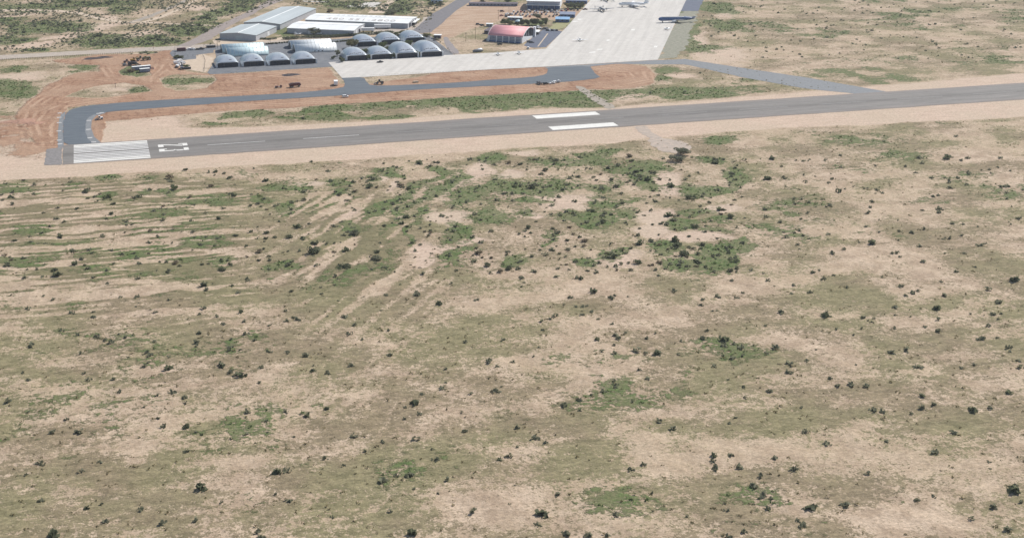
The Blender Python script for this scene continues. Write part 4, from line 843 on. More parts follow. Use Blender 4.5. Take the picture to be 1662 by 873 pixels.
def heavy(px, ang, kind, pt, lab, cat, sc=1., group=None):
    p = at(*px); t = empty({'dump': 'dump_truck', 'digger': 'excavator', 'loader': 'wheel_loader', 'roller': 'road_roller', 'van': 'panel_van', 'flat': 'flatbed_truck', 'scraper': 'scraper'}[kind], p[0], p[1], R_(ang), z=.03, label=lab, cat=cat, group=group); t.scale = (sc,)*3
    if kind in ('dump', 'flat'):
        MB().box(-4, 3.6, -.45, .45, .75, 1.1).build('chassis', 'black', t)
        MB().prism_y([(2.0, 1.1), (4.0, 1.1), (4.05, 1.9), (3.4, 2.0), (3.1, 2.9), (2.0, 2.95)], -1.15, 1.15).build('cab', pt, t, bevel=.06)
        MB().box(3.15, 3.6, -.95, .95, 2.02, 2.7, .05).build('windscreen', 'glass', t)
        if kind == 'dump': MB().prism_y([(-4.3, 1.3), (1.7, 1.15), (1.8, 2.9), (-4.1, 2.6)], -1.25, 1.25).build('tipper_body', pt, t, bevel=.05); MB().box(-3.9, 1.6, -1.1, 1.1, 2.4, 2.95, .7, .4).build('load', 'gravel_dark', t)
        else: MB().box(-4.2, 1.7, -1.25, 1.25, 1.15, 1.35).build('flatbed', 'steel', t); MB().box(-3.4, -.5, -1, 1, 1.36, 2.3).build('cargo', pt, t)
        wheels(t, (-3.2, -1.9, 2.8), 2.5, .55)
    elif kind == 'van':
        MB().prism_y([(-2.8, .5), (2.8, .5), (2.85, 1.2), (2.1, 1.5), (1.6, 2.5), (-2.8, 2.6)], -1.1, 1.1).build('body', pt, t, bevel=.1)
        MB().add([(2.14, -.95, 1.52), (2.14, .95, 1.52), (1.67, .95, 2.42), (1.67, -.95, 2.42)], [(0, 1, 2, 3)]).build('windscreen', 'glass', t); wheels(t, (-1.8, 1.8), 2.24, .42)
    elif kind == 'digger':
        for s in (-1, 1): MB().prism_y([(-1.9, .5), (-1.6, .05), (1.6, .05), (1.9, .5), (1.5, .95), (-1.5, .95)], s*1.25-.3, s*1.25+.3).build('track', 'rubber', t)
        MB().prism_y([(-2.1, 1.1), (1.2, 1.1), (1.2, 1.8), (-.2, 1.9), (-2.1, 2.2)], -1.2, 1.2).build('upper_body', pt, t, bevel=.08); c = MB().box(.1, 1.4, .15, 1.1, 1.85, 3.0, .1, .06).build('cab', 'glass', t); MB().box(.15, 1.35, .2, 1.05, 3.01, 3.1).build('cab_roof', pt, c)
        MB().tube((1.0, -.3, 1.7), (3.6, -.3, 4.0), .28, .22, 6).tube((3.6, -.3, 4.0), (5.0, -.3, 2.0), .22, .15, 6).build('boom', pt, t); MB().prism_y([(4.6, 1.8), (5.4, 1.9), (5.3, .9), (4.6, .7)], -.75, .15).build('bucket', 'steel', t)
    elif kind in ('loader', 'scraper'):
        MB().prism_y([(-3, 1.0), (-.2, 1.0), (0, 1.5), (-.2, 2.1), (-2.9, 2.1)], -1, 1).build('engine_body', pt, t, bevel=.08); c = MB().box(-.6, .7, -.7, .7, 1.7, 3.2, .08, .06).build('cab', 'glass', t); MB().box(-.7, .8, -.8, .8, 3.21, 3.3).build('cab_roof', pt, c)
        if kind == 'loader': MB().tube((.5, -.6, 1.4), (3, -.6, .7), .14).build('lift_arm', pt, t); MB().tube((.5, .6, 1.4), (3, .6, .7), .14).build('lift_arm', pt, t); MB().prism_y([(2.8, .2), (4, .1), (4, .25), (3.1, .4), (3.0, 1.3), (2.8, 1.3)], -1.3, 1.3).build('bucket', 'steel', t); wheels(t, (-2, 1.4), 2.7, .8)
        else: MB().prism_y([(1.0, 1.1), (6.5, .6), (7, 1.2), (6.8, 2.3), (2, 2.2)], -1.3, 1.3).build('bowl', pt, t, bevel=.06); wheels(t, (-1.8, 6.4), 2.8, .85)
    elif kind == 'roller':
        MB().prism_y([(-2.2, .9), (0, .9), (.1, 1.6), (-2.2, 1.6)], -.8, .8).build('engine_body', pt, t, bevel=.06); MB().box(-.7, .5, -.65, .65, 1.62, 2.7, .05, .05).build('cab', 'glass', t); MB().box(-.8, .6, -.75, .75, 2.71, 2.8).build('cab_roof', pt, t)
        MB().tube((1.6, -1, .7), (1.6, 1, .7), .7, n=16).build('drum', 'steel', t); MB().box(.2, 2.4, -1.15, -1.02, .6, .85).build('drum_frame', pt, t); MB().box(.2, 2.4, 1.02, 1.15, .6, .85).build('drum_frame', pt, t); wheels(t, (-1.5,), 2.1, .65)
    return t
heavy((479, 141.5), 8, 'dump', 'maroon', 'dark red dump truck on the red earth above the taxiway', 'dump truck', 1.1)
heavy((452, 143), 8, 'flat', 'maroon', 'low maroon flatbed truck at the left of the dark red dump truck', 'truck', .7)
heavy((545, 138), 80, 'van', 'white', 'white van facing the taxiway by the corner of the apron', 'van', 1.35)
heavy((616, 136.8), 160, 'loader', 'brown', 'brown wheel loader on the red earth beside the taxiway stub', 'loader', 1.1)
heavy((875, 137), 100, 'dump', 'grey', 'dark grey truck leftmost of the vehicles at the taxiway edge', 'truck', .7)
heavy((903, 134.8), 10, 'flat', 'white', 'white flatbed truck rightmost of the vehicles at the taxiway edge', 'truck', .75)
heavy((161.5, 194.5), 200, 'loader', 'white', 'white wheel loader on the sand inside the taxiway bend', 'loader', .8)
heavy((206, 102.5), 10, 'loader', 'maroon', 'dark red loader leftmost of the parked earth movers', 'loader', .95)
heavy((216, 100), 8, 'digger', 'yellow', 'yellow excavator in the middle of the parked earth movers', 'excavator', 1.05)
heavy((228, 98.6), 10, 'scraper', 'olive', 'long olive scraper at the right of the parked earth movers', 'scraper', 1.2)
heavy((236, 97.5), 185, 'roller', 'yellow', 'yellow road roller rightmost of the parked earth movers', 'roller', 1.2)
heavy((216, 106.5), -20, 'dump', 'black', 'black dump truck between the earth movers and the site trailers', 'dump truck', .95)
heavy((205, 107), 20, 'flat', 'grey', 'grey flatbed truck left of the black dump truck', 'truck', .8)
heavy((224, 107.2), 30, 'loader', 'tan', 'small tan loader just above the long site trailer', 'loader', .7)
for i, (x, y, c, k, lab) in enumerate([(287, 104, 'white', 'van', 'white van leftmost in the cluttered corner of the sand yard'), (292, 101, 'white', 'van', 'white van behind the others in the cluttered corner of the sand yard'),
        (297, 104.5, 'silver', 'van', 'silver van rightmost in the cluttered corner of the sand yard'), (289, 109, 'white', 'flat', 'white flatbed truck at the lower left corner of the sand yard'), (295, 112, 'grey', 'flat', 'grey flatbed truck at the bottom edge of the sand yard')]):
    heavy((x, y), 15+17*i, k, c, lab, 'truck' if k == 'flat' else 'van', .95, 'vehicles in the cluttered corner of the yard')
cont('storage_box', (296, 113.5), 4, 7, 2, 1.4, 'black', 'long black box lying on the lower edge of the sand yard', 'box', 0)

def pile(name, px, rx, ry, h, m_, lab, cat, seed):
    p = at(*px); r = random.Random(seed); v = [(0, 0, h)]; f = []; n = 22; rings = 4
    for j in range(1, rings+1):
        for i in range(n):
            a = 2*math.pi*i/n; k = j/rings*(1+.15*math.sin(a*3+seed)+r.uniform(-.08, .08)); v.append((math.cos(a)*rx*k, math.sin(a)*ry*k, max(-.1, h*(1-j/rings)**1.1+r.uniform(-.12, .25)*h*(j < rings))-(.1 if j == rings else 0)))
    for i in range(n): f.append((0, 1+i, 1+(i+1) % n))
    for j in range(rings-1):
        for i in range(n): f.append((1+j*n+i, 1+(j+1)*n+i, 1+(j+1)*n+(i+1) % n, 1+j*n+(i+1) % n))
    o = MB().add(v, f).build(name, m_); o.location = (p[0], p[1], 0); return tag(o, lab, cat)
pile('gravel_heap', (471, 122), 8, 4, 1.1, 'gravel_dark', 'dark gravel heap on the red earth left of the apron corner', 'gravel heap', 1)
pile('gravel_heap', (150, 95.5), 9, 4, 1, 'gravel_dark', 'low grey gravel heap below the perimeter road, left one', 'gravel heap', 2)
pile('gravel_heap', (168, 93.5), 8, 3.5, 1, 'gravel_dark', 'low grey gravel heap below the perimeter road, right one', 'gravel heap', 3)
pile('earth_heap', (247, 112), 3, 3, 1.6, 'earth_pile', 'small red earth heap beside the site trailers', 'earth heap', 4)
pile('earth_heap', (33, 197), 12, 7, .9, 'earth_pile', 'broad low red earth heap at the left end of the works', 'earth heap', 5)
pile('earth_heap', (55, 200), 8, 4, .8, 'earth_pile', 'low red earth heap right of the broad one at the left end', 'earth heap', 6)

# ------------------------------------------------------------------ aircraft
def wing(mb, x0, x1, ytip, xt0, xt1, z, zt, th=.3, tt=.12, y0=0):
    for s in (-1, 1):
        mb.add([(x0, s*y0, z-th/2), (x1, s*y0, z-th/2), (xt1, s*ytip, zt-tt/2), (xt0, s*ytip, zt-tt/2), (x0, s*y0, z+th/2), (x1, s*y0, z+th/2), (xt1, s*ytip, zt+tt/2), (xt0, s*ytip, zt+tt/2)],
               [(0, 1, 2, 3), (4, 7, 6, 5), (0, 4, 5, 1), (1, 5, 6, 2), (2, 6, 7, 3), (3, 7, 4, 0)])
    return mb
def light_plane(px, ang, c, lab, span=11., L=8., twin=False, sc=1., group=None):
    p = at(*px); t = empty('light_aircraft', p[0], p[1], R_(ang), z=.03, label=lab, cat='aeroplane', group=group); t.scale = (sc,)*3
    MB().lathe_x([(L*.5, .12), (L*.46, .38), (L*.3, .58), (L*.1, .66), (-L*.1, .5), (-L*.35, .25), (-L*.5, .1)], 0, 1.25, 12).build('fuselage', c, t, smooth=True)
    MB().box(L*.02, L*.24, -.42, .42, 1.72, 2.08, .3, .12).build('cockpit_glass', 'glass', t)
    wing(MB(), L*.05, L*.24, span/2, L*.09, L*.2, 1.05, 1.35, .24, .1).build('wing', c, t)
    wing(MB(), -L*.5, -L*.38, span*.17, -L*.49, -L*.42, 1.4, 1.4, .1, .06).build('tailplane', c, t)
    MB().prism_y([(-L*.5, 1.4), (-L*.36, 1.4), (-L*.44, 2.6), (-L*.52, 2.6)], -.06, .06).build('fin', c, t)
    if twin:
        for s in (-1, 1): MB().lathe_x([(L*.34, .1), (L*.31, .34), (L*.1, .36), (-L*.05, .1)], s*span*.17, 1.2, 10).build('engine', c, t, smooth=True); MB().box(L*.345, L*.35, s*span*.17-.9, s*span*.17+.9, 1.13, 1.27).build('propeller', 'black', t)
    else: MB().box(L*.505, L*.512, -.85, .85, 1.18, 1.32).build('propeller', 'black', t)
    for (x, y) in ((L*.36, 0), (L*.1, -1.2), (L*.1, 1.2)): MB().tube((x, y, .3), (x, y, 1.0), .05).tube((x, y-.09, .28), (x, y+.09, .28), .28, n=10).build('landing_gear', 'rubber', t)
    return t
light_plane((941, 66.5), -100, 'white', 'white twin engined light aircraft alone on the wide apron', 14, 10.5, True)
light_plane((808.5, 89.7), -95, 'white', 'white light aircraft left one of the two at the apron edge below the red hangar', 9.4, 6.8)
light_plane((842.5, 87.8), -95, 'white', 'white light aircraft right one of the two at the apron edge below the red hangar', 9.6, 7)
light_plane((1084, 48.8), 190, 'white', 'small white aircraft parked below the blue airliner', 8, 7.5)
light_plane((483, 57), -60, 'white', 'white light aircraft leftmost on the grass in front of the shorter white shed', 10, 8)
light_plane((517, 56.5), -40, 'white', 'white light aircraft in front of the middle of the shorter white shed', 10, 8)
light_plane((551, 57), 170, 'white', 'white light aircraft near the right end of the shorter white shed', 10, 8)
def big_plane(px, ang, L, span, body, wingm, eng, kind, lab, finh=5, sc=1.):
    p = at(*px); t = empty('parked_airliner', p[0], p[1], R_(ang), z=.03, label=lab, cat='aeroplane'); t.scale = (sc,)*3; r = L*.053; zc = r+1.5
    MB().lathe_x([(L*.5, .15), (L*.485, r*.5), (L*.45, r*.85), (L*.4, r), (-L*.2, r), (-L*.36, r*.72), (-L*.46, r*.32), (-L*.5, .12)], 0, zc, 18).build('fuselage', body, t, smooth=True)
    MB().lathe_x([(L*.40, r*.86), (-L*.18, r*.86), (-L*.3, r*.5)], 0, zc+r*.18, 18).build('crown_stripe', wingm, t, smooth=True)
    for k in range(3): MB().box(L*(.462-.012*k)-.1, L*(.462-.012*k)+.1, -r*.5, r*.5, zc+r*.5, zc+r*.72).build('cockpit_glass', 'glass', t)
    if kind == 'jet':
        wing(MB(), -L*.06, L*.14, span/2, -L*.16, -L*.11, zc-r*.5, zc+.4, .7, .2).build('wing', wingm, t); ex = [(L*.06, span*.17), (-L*.03, span*.31)] if span > L*.85 else [(L*.08, span*.19)]
    else:
        wing(MB(), -L*.04, L*.13, span/2, 0, L*.08, zc+(r*.9 if kind == 'high' else -r*.4), zc+(r*.9 if kind == 'high' else .4), .6, .2).build('wing', wingm, t); ex = [(L*.1, span*.16)]
    for (x, y) in ex:
        for s in (-1, 1):
            z = zc-r*.85 if kind == 'jet' else zc-r*.1
            e = MB().lathe_x([(x+L*.07, r*.36), (x+L*.06, r*.48), (x-L*.02, r*.42), (x-L*.06, r*.2)], s*y, z, 12).build('engine', eng, t, smooth=True)
            if kind != 'jet': MB().box(x+L*.072, x+L*.076, s*y-r*1.3, s*y+r*1.3, z-.12, z+.12).box(x+L*.072, x+L*.076, s*y-.12, s*y+.12, z-r*1.3, z+r*1.3).build('propeller', 'black', e)
    wing(MB(), -L*.49, -L*.4, span*.18, -L*.51, -L*.465, zc+r*.3, zc+r*.5, .25, .1).build('tailplane', wingm, t)
    if kind == 'twinfin':
        for s in (-1, 1): MB().prism_y([(-L*.51, zc-r*.4), (-L*.42, zc-r*.4), (-L*.44, zc+finh*.6), (-L*.5, zc+finh*.6)], s*span*.17-.1, s*span*.17+.1).build('fin', wingm, t)
    else: MB().prism_y([(-L*.5, zc+r*.2), (-L*.34, zc+r*.4), (-L*.45, zc+finh), (-L*.51, zc+finh)], -.15, .15).build('fin', body, t)
    for (x, y) in ((L*.38, 0), (0, -r*1.3), (0, r*1.3)): MB().tube((x, y, .6), (x, y, zc-r*.6), .14).tube((x, y-.3, .55), (x, y+.3, .55), .55, n=12).build('landing_gear', 'rubber', t)
    return t
big_plane((1098, 36.5), 173, 36, 18, 'navy', 'silver', 'white', 'jet', 'blue airliner with a pale back parked across the right edge of the apron', 1.6)
big_plane((1028, 11.5), 172, 31, 30, 'white', 'white', 'silver', 'jet', 'white airliner with swept wings parked at the top of the apron', 7)
big_plane((976.5, 18.5), -95, 19, 25, 'plane_grey', 'plane_grey', 'black', 'twinfin', 'grey twin tailed propeller aircraft facing the viewer on the apron', 3)
big_plane((986, 1.8), 170, 18, 22, 'white', 'white', 'black', 'low', 'white propeller aircraft cut by the top edge of the view', 4)
# fuel bowser shaped trailer on the verge
p = at(776, 84.5); t = empty('covered_aircraft', p[0], p[1], R_(15), label='grey covered hull with a white top on the sandy verge left of the light aircraft', cat='hull')
MB().lathe_x([(-5.5, .3), (-4.5, 1.2), (-1, 1.6), (3, 1.5), (5, .6)], 0, 1.0, 12).build('cover', 'grey', t, smooth=True); MB().lathe_x([(-.5, .9), (0, 1.2), (3.2, 1.2), (4, .6)], 0, 1.7, 12).build('top', 'white', t, smooth=True)

# ------------------------------------------------------------------ poles and fences
def pole(px, h, lab, lamp=False, cross=True):
    p = at(*px); t = empty('lamp_post' if lamp else 'utility_pole', p[0], p[1], R_(rng.uniform(-30, 30)), label=lab, cat='lamp post' if lamp else 'pole')
    MB().tube((0, 0, 0), (0, 0, h), .16, .1, 8).build('post', 'wood' if not lamp else 'steel', t)
    if cross: MB().box(-1.1, 1.1, -.07, .07, h-.9, h-.7).build('crossarm', 'wood', t)
    if lamp: MB().box(-.15, 1.4, -.12, .12, h, h+.14).build('lamp_head', 'silver', t)
for px, h, lab, l in [((771.5, 64), 11, 'tall pole left of the red hangar on the stony ground', 0), ((756, 68), 8, 'shorter pole on the stony ground left of the tall one', 0), ((808.6, 33), 10, 'pole at the left edge of the dirt car park', 0),
        ((825, 21), 8, 'lamp post left of two near the far end of the car park', 1), ((827.5, 21.5), 8, 'lamp post right of two near the far end of the car park', 1), ((778.5, 12), 4, 'short white post on the brown field left one', 1),
        ((817, 13.5), 4, 'short white post on the brown field right one', 1), ((697.5, 62), 8, 'pole beside the green scrub at the end of the road', 0), ((438.7, 72), 6, 'pole behind the right end of the teal barrel sheds', 0), ((353.2, 79), 7, 'pole at the left end of the teal barrel sheds', 0),
        ((248.8, 80), 5, 'pole on the perimeter road verge above the red earth', 0), ((367, 16), 6, 'dark pole in the scrub beside the longer grey shed', 0), ((187.5, 143), 4, 'thin pole in the sandy island inside the red earth', 0)]:
    pole(px, h, lab, bool(l), not l)
def fence(name, pts, n, h, lab, rail=True, panel=None, z=0):
    P = [at(*p)[:2] for p in pts]; t = empty(name, P[0][0], P[0][1], label=lab, cat='fence'); O = P[0]
    seg = [np.linalg.norm(P[i+1]-P[i]) for i in range(len(P)-1)]; T = sum(seg)
    def pos(s):
        for i, l in enumerate(seg):
            if s <= l or i == len(seg)-1: return P[i]+(P[i+1]-P[i])*min(1, s/l)-O
            s -= l
    me = None
    for k in range(n):
        q = pos(T*k/(n-1))
        if me is None: b = MB().tube((0, 0, 0), (0, 0, h), .11, .09, 6).build('fence_post', 'wood', t); me = b
        else: b = me.copy(); COL.objects.link(b); b.parent = t
        b.location = (q[0], q[1], 0)
    if rail:
        r = MB()
        for k in range(n-1):
            a, b = pos(T*k/(n-1)), pos(T*(k+1)/(n-1))
            for z_ in (h*.45, h*.9): r.tube((a[0], a[1], z_), (b[0], b[1], z_), .025, n=4)
        r.build('wire', 'steel', t)
fence('wire_fence', [(0, 97.8), (60, 95.8), (130, 91.5), (215, 86.6)], 62, 1.5, 'long wire fence on dark posts below the perimeter road')
fence('wire_fence', [(284, 79), (284.5, 88), (283, 97)], 10, 1.9, 'short wire fence at the left edge of the yard')
fence('wire_fence', [(688, 64), (712, 77), (738, 90)], 26, 1.9, 'wire fence at the right side of the arched hangars')
fence('wire_fence', [(305, 92), (330, 91), (333, 100), (331, 117)], 20, 1.6, 'wire fence across the sand yard', True)
fence('wire_fence', [(330, 112.6), (345, 112.3)], 6, 1.2, 'low wire fence left of the small arched hangars')
fence('wire_fence', [(330, 76.6), (352, 75)], 8, 1.8, 'wire fence between the yard and the perimeter road')

# ------------------------------------------------------------------ vegetation
def leaf_cloud(n, pts, size, seed, flat=1.):
    """small leaf clump faces spread through lumps: pts = (x, y, z, rx, rz)"""
    r = np.random.RandomState(seed); w_ = np.array([p[3]**2 for p in pts]); w_ = w_/w_.sum(); idx = r.choice(len(pts), n, p=w_); P = np.array(pts)[idx]
    d = r.normal(size=(n, 3)); d /= np.linalg.norm(d, axis=1)[:, None]; rad = r.uniform(.25, 1, n)**.45
    c = P[:, :3]+d*rad[:, None]*np.stack([P[:, 3], P[:, 3], P[:, 4]], 1); c[:, 2] = np.maximum(c[:, 2], .05)
    a = r.normal(size=(n, 3)); a /= np.linalg.norm(a, axis=1)[:, None]; b = np.cross(a, r.normal(size=(n, 3))); b /= np.linalg.norm(b, axis=1)[:, None]
    s = size*r.uniform(.6, 1.4, n)[:, None]; v = np.stack([c-a*s-b*s*.6, c+a*s-b*s*.6, c+a*s*.7+b*s*.6, c-a*s*.7+b*s*.6], 1).reshape(-1, 3)
    return v, np.arange(4*n).reshape(-1, 4)
def mesh_np(name, v, f, m_):
    me = bpy.data.meshes.new(name); me.vertices.add(len(v)); me.vertices.foreach_set('co', np.asarray(v, np.float32).ravel()); k = f.shape[1]
    me.loops.add(f.size); me.loops.foreach_set('vertex_index', f.astype(np.int32).ravel()); me.polygons.add(len(f)); me.polygons.foreach_set('loop_start', (np.arange(len(f))*k).astype(np.int32))
    me.update(calc_edges=True); me.materials.append(M[m_]); return me
def tree_mesh(R0_, H, seed, m_, n=1500, trunk=.25):
    r = random.Random(seed); lumps = []; tb = MB(); tz = H*trunk
    tb.tube((0, 0, -.1), (r.uniform(-.2, .2), r.uniform(-.2, .2), tz), .045*H, .03*H, 7)
    for i in range(9):
        a = i*2.4+r.uniform(-.4, .4); q = R0_*r.uniform(.25, .72); z = H*r.uniform(.3, .8); lumps.append((q*math.cos(a), q*math.sin(a), z, R0_*r.uniform(.3, .5), H*r.uniform(.15, .24)))
        tb.tube((0, 0, tz*.8), (q*math.cos(a)*.8, q*math.sin(a)*.8, z-.1), .018*H, .006*H, 5)
    v, f = leaf_cloud(n, lumps, .16+.03*R0_, seed); return mesh_np('crown', v, f, m_), tb
tcache = {}
def tree(px, R0_, H, m_, seed, lab, cat='tree', group=None):
    p = at(*px); k = (round(R0_, 0), m_, seed % 3)
    t = empty('tree', p[0], p[1], rng.uniform(0, 6.28), label=lab, cat=cat, group=group)
    if k not in tcache:
        cm, tb = tree_mesh(5, 6, seed, m_); c = link('crown', cm, t); b = tb.build('trunk', 'bark', t); tcache[k] = (c, b)
    else:
        for o in tcache[k]: q = o.copy(); COL.objects.link(q); q.parent = t
    t.scale = (R0_/5, R0_/5, H/6); return t
for i, (px, r, h, m_, lab) in enumerate([((571, 79), 6.2, 8, 'leaf_olive', 'big olive green tree left of the rear arched hangars'), ((555, 101), 3.2, 5, 'leaf_dark', 'dark tree at the left wall of the apron corner hangar'), ((548.5, 91), 2.6, 5, 'leaf_grey', 'small tree at the right end of the white barrel sheds'),
    ((590, 90), 3.6, 6, 'leaf_green', 'tree behind the apron corner hangar'), ((598.5, 97), 2.2, 5, 'leaf_green', 'small tree between the first two hangars facing the apron'), ((622, 80), 4.2, 6.5, 'leaf_green', 'green tree in front of the middle rear hangar'),
    ((629, 83), 3, 5, 'leaf_green', 'lower green tree right of the one in front of the middle rear hangar'), ((638, 95), 2.6, 5.5, 'leaf_dark', 'small dark tree left of the third hangar facing the apron'), ((662.5, 77), 4.2, 6.5, 'leaf_green', 'green tree in front of the right rear hangar'),
    ((679, 92), 3, 5.5, 'leaf_green', 'small tree between the two tall hangars facing the apron'), ((541, 96), 2.6, 3.2, 'leaf_dark', 'low dark bush added as tree shadow on the asphalt left of the apron corner hangar'), ((566, 84), 2.5, 2.5, 'leaf_grey', 'low bush beside the big olive green tree'),  # the low dark clump is added in place of a tree's cast shadow
    ((655, 58), 5, 5.5, 'leaf_olive', 'olive tree behind the rear hangars at the end of the road'), ((644, 60), 4, 4.5, 'leaf_green', 'tree behind the middle rear hangar'), ((692, 60), 4, 3.6, 'leaf_olive', 'spreading yellow green bush beside the hut'),
    ((509, 56), 6.5, 6, 'leaf_grey', 'large grey green tree in front of the shorter white shed'), ((535, 22), 4.5, 4.5, 'leaf_brown', 'brown tree behind the long white shed'), ((1105, 251), 5.4, 4.4, 'leaf_grey', 'large dark tree at the edge of the faded grey pad below the runway'),
    ((1100, 261), 5.2, 3.4, 'leaf_grey', 'wide low dark bush just below the large dark tree'), ((635, 23), 7, 6, 'leaf_grey', 'grey green tree in the scrub right of the dirt lane'), ((715, 10), 5, 5, 'leaf_dark', 'dark tree right of the small blue shed'),
    ((700, 10), 4, 4, 'leaf_dark', 'dark tree below the small blue shed'), ((932, 14), 6, 6, 'leaf_dark', 'round dark tree by the apron, left one of two'), ((942, 13.5), 5.5, 6, 'leaf_dark', 'round dark tree by the apron, right one of two'), ((921, 13), 4, 5, 'leaf_olive', 'olive tree right of the white hangar'),
    ((820, 40), 5, 6, 'leaf_green', 'leftmost tree of the grove behind the red hangar'), ((828, 40.5), 3.5, 4, 'leaf_olive', 'low olive tree in the grove left of the dome tent'), ((838, 42.5), 3.5, 4.5, 'leaf_dark', 'dark tree in the grove just below the dome tent'),
    ((847, 42), 3.5, 6, 'leaf_dark', 'dark tree in the grove just right of the dome tent'), ((855, 42), 4, 6.5, 'leaf_dark', 'tallest dark tree left of the grove middle'), ((863, 41), 4, 7, 'leaf_dark', 'tall dark tree in the middle of the grove'), ((870, 41), 3.8, 6, 'leaf_dark', 'dark tree right of the grove middle'),
    ((878, 42), 3.6, 5, 'leaf_green', 'green tree near the right end of the grove'), ((886.5, 41.5), 2, 7, 'leaf_dark', 'narrow upright dark tree at the right end of the grove'), ((873, 31), 5, 5, 'leaf_grey', 'grey leafless looking tree between the grove and the car park'),
    ((884, 36), 4, 4, 'leaf_green', 'green tree behind the narrow upright tree'), ((785, 3), 5, 4, 'leaf_dark', 'dark tree above the very long low building, left one'), ((825, 4), 5, 4, 'leaf_green', 'green tree above the very long low building, right one'),
    ((230, 117), 4, 3, 'leaf_dark', 'dark bush in front of the site trailers'), ((213, 117), 4, 2.6, 'leaf_brown', 'brown bush at the left end of the site trailers'), ((293, 96), 4, 3, 'leaf_dark', 'dark bush behind the vans in the yard corner'), ((301, 110), 3.5, 2.4, 'leaf_green', 'green bush beside the flatbed trucks in the yard corner'), ((287, 94.5), 3, 3, 'leaf_green', 'green bush at the left fence of the yard')]):
    tree(px, r, h, m_, i, lab, 'bush' if 'bush' in lab else 'tree')
# hedge behind the barrel sheds
def hedge(pts, w_, h, m_, lab, n, seed):
    P = [at(*p)[:2] for p in pts]; O = P[0]; lumps = []; r = random.Random(seed)
    for i in range(len(P)-1):
        L = np.linalg.norm(P[i+1]-P[i]); k = max(2, int(L/2))
        for j in range(k): q = P[i]+(P[i+1]-P[i])*j/k-O; lumps.append((q[0]+r.uniform(-.4, .4), q[1]+r.uniform(-.5, .5), h*.5, w_*r.uniform(.4, .65), h*r.uniform(.35, .6)))
    v, f = leaf_cloud(n, lumps, .3, seed); o = link('hedge', mesh_np('hedge', v, f, m_)); o.location = (O[0], O[1], 0); tag(o, lab, 'hedge')
hedge([(463, 64.5), (500, 62), (537, 61), (573, 58.6), (640, 54)], 4.5, 2.6, 'leaf_dark', 'long dark hedge between the shorter white shed and the barrel sheds', 7000, 1)
hedge([(432, 72.5), (450, 71.3), (470, 69.5)], 1.8, 1.3, 'leaf_dark', 'low broken row of bushes between the teal and white barrel sheds', 1300, 2)
hedge([(540, 69.5), (556, 68), (580, 65.5)], 1.8, 1.4, 'leaf_dark', 'low row of bushes right of the rear white barrel shed', 1300, 3)
hedge([(414, 64), (438, 65), (450, 63.5)], 3.0, 1.8, 'leaf_dark', 'dark bushes at the right corner of the shorter grey shed', 900, 4)

# shrubs of the desert
sh_mesh = {}
def shrub_variant(m_, k):
    key = (m_, k)
    if key not in sh_mesh:
        r = random.Random(k*13+len(m_)); lumps = [(r.uniform(-.55, .55), r.uniform(-.55, .55), r.uniform(.25, .6), r.uniform(.35, .55), r.uniform(.2, .38)) for _ in range(5)]
        v, f = leaf_cloud(170, lumps, .13, k*7+len(m_)); sh_mesh[key] = mesh_np('desert_shrub', v, f, m_)
    return sh_mesh[key]
BIG = [(511,411,4.4,'leaf_dark','largest dark blue green bush in the ploughed scrub at the bottom'),(558,434,3.4,'leaf_dark','dark bush at the bottom edge right of the largest one'),(612,422,3.4,'leaf_grey','grey green bush at the bottom between the stripes and the bare sand'),
 (511,395,2.6,'leaf_dark','dark bush just above the largest dark bush'),(573,381,3.2,'leaf_grey','grey green bush in the middle of a weed patch above the diagonal stripes'),(603,291,3,'leaf_grey','grey green bush in the weeds left of the two bright green patches'),
 (139,312,2.8,'leaf_dark','round dark bush in the upper left of the ploughed field'),(221,322,3,'leaf_dark','dark bush with a long shadow in the upper left ploughed field'),(275,290,3,'leaf_brown','wide brown bush just below the sand strip left of the centre'),
 (285,307,3.2,'leaf_green','broad bright green bush below the wide brown bush'),(173,322,3,'leaf_green','broad green bush left of the long shadowed dark bush'),(865,305,3.4,'leaf_grey','grey green bush in the middle of the large green patch'),
 (1112,414,3.6,'leaf_dark','big dark bush at the lower right beside the dense green scrub'),(1122,323,3.2,'leaf_dark','wide dark bush at the right in front of the green patch'),(1127,369,2.8,'leaf_dark','dark bush in the small green patch at the right'),
 (1161,265,2.8,'leaf_dark','dark bush right of the large dark tree'),(1187,354,2.6,'leaf_dark','low dark bush near the right edge of the photo'),(996,418,2.6,'leaf_dark','dark bush on the lower green patch right of the centre'),(1021,255,2.8,'leaf_brown','wide brown bush left of the faded grey pad')]
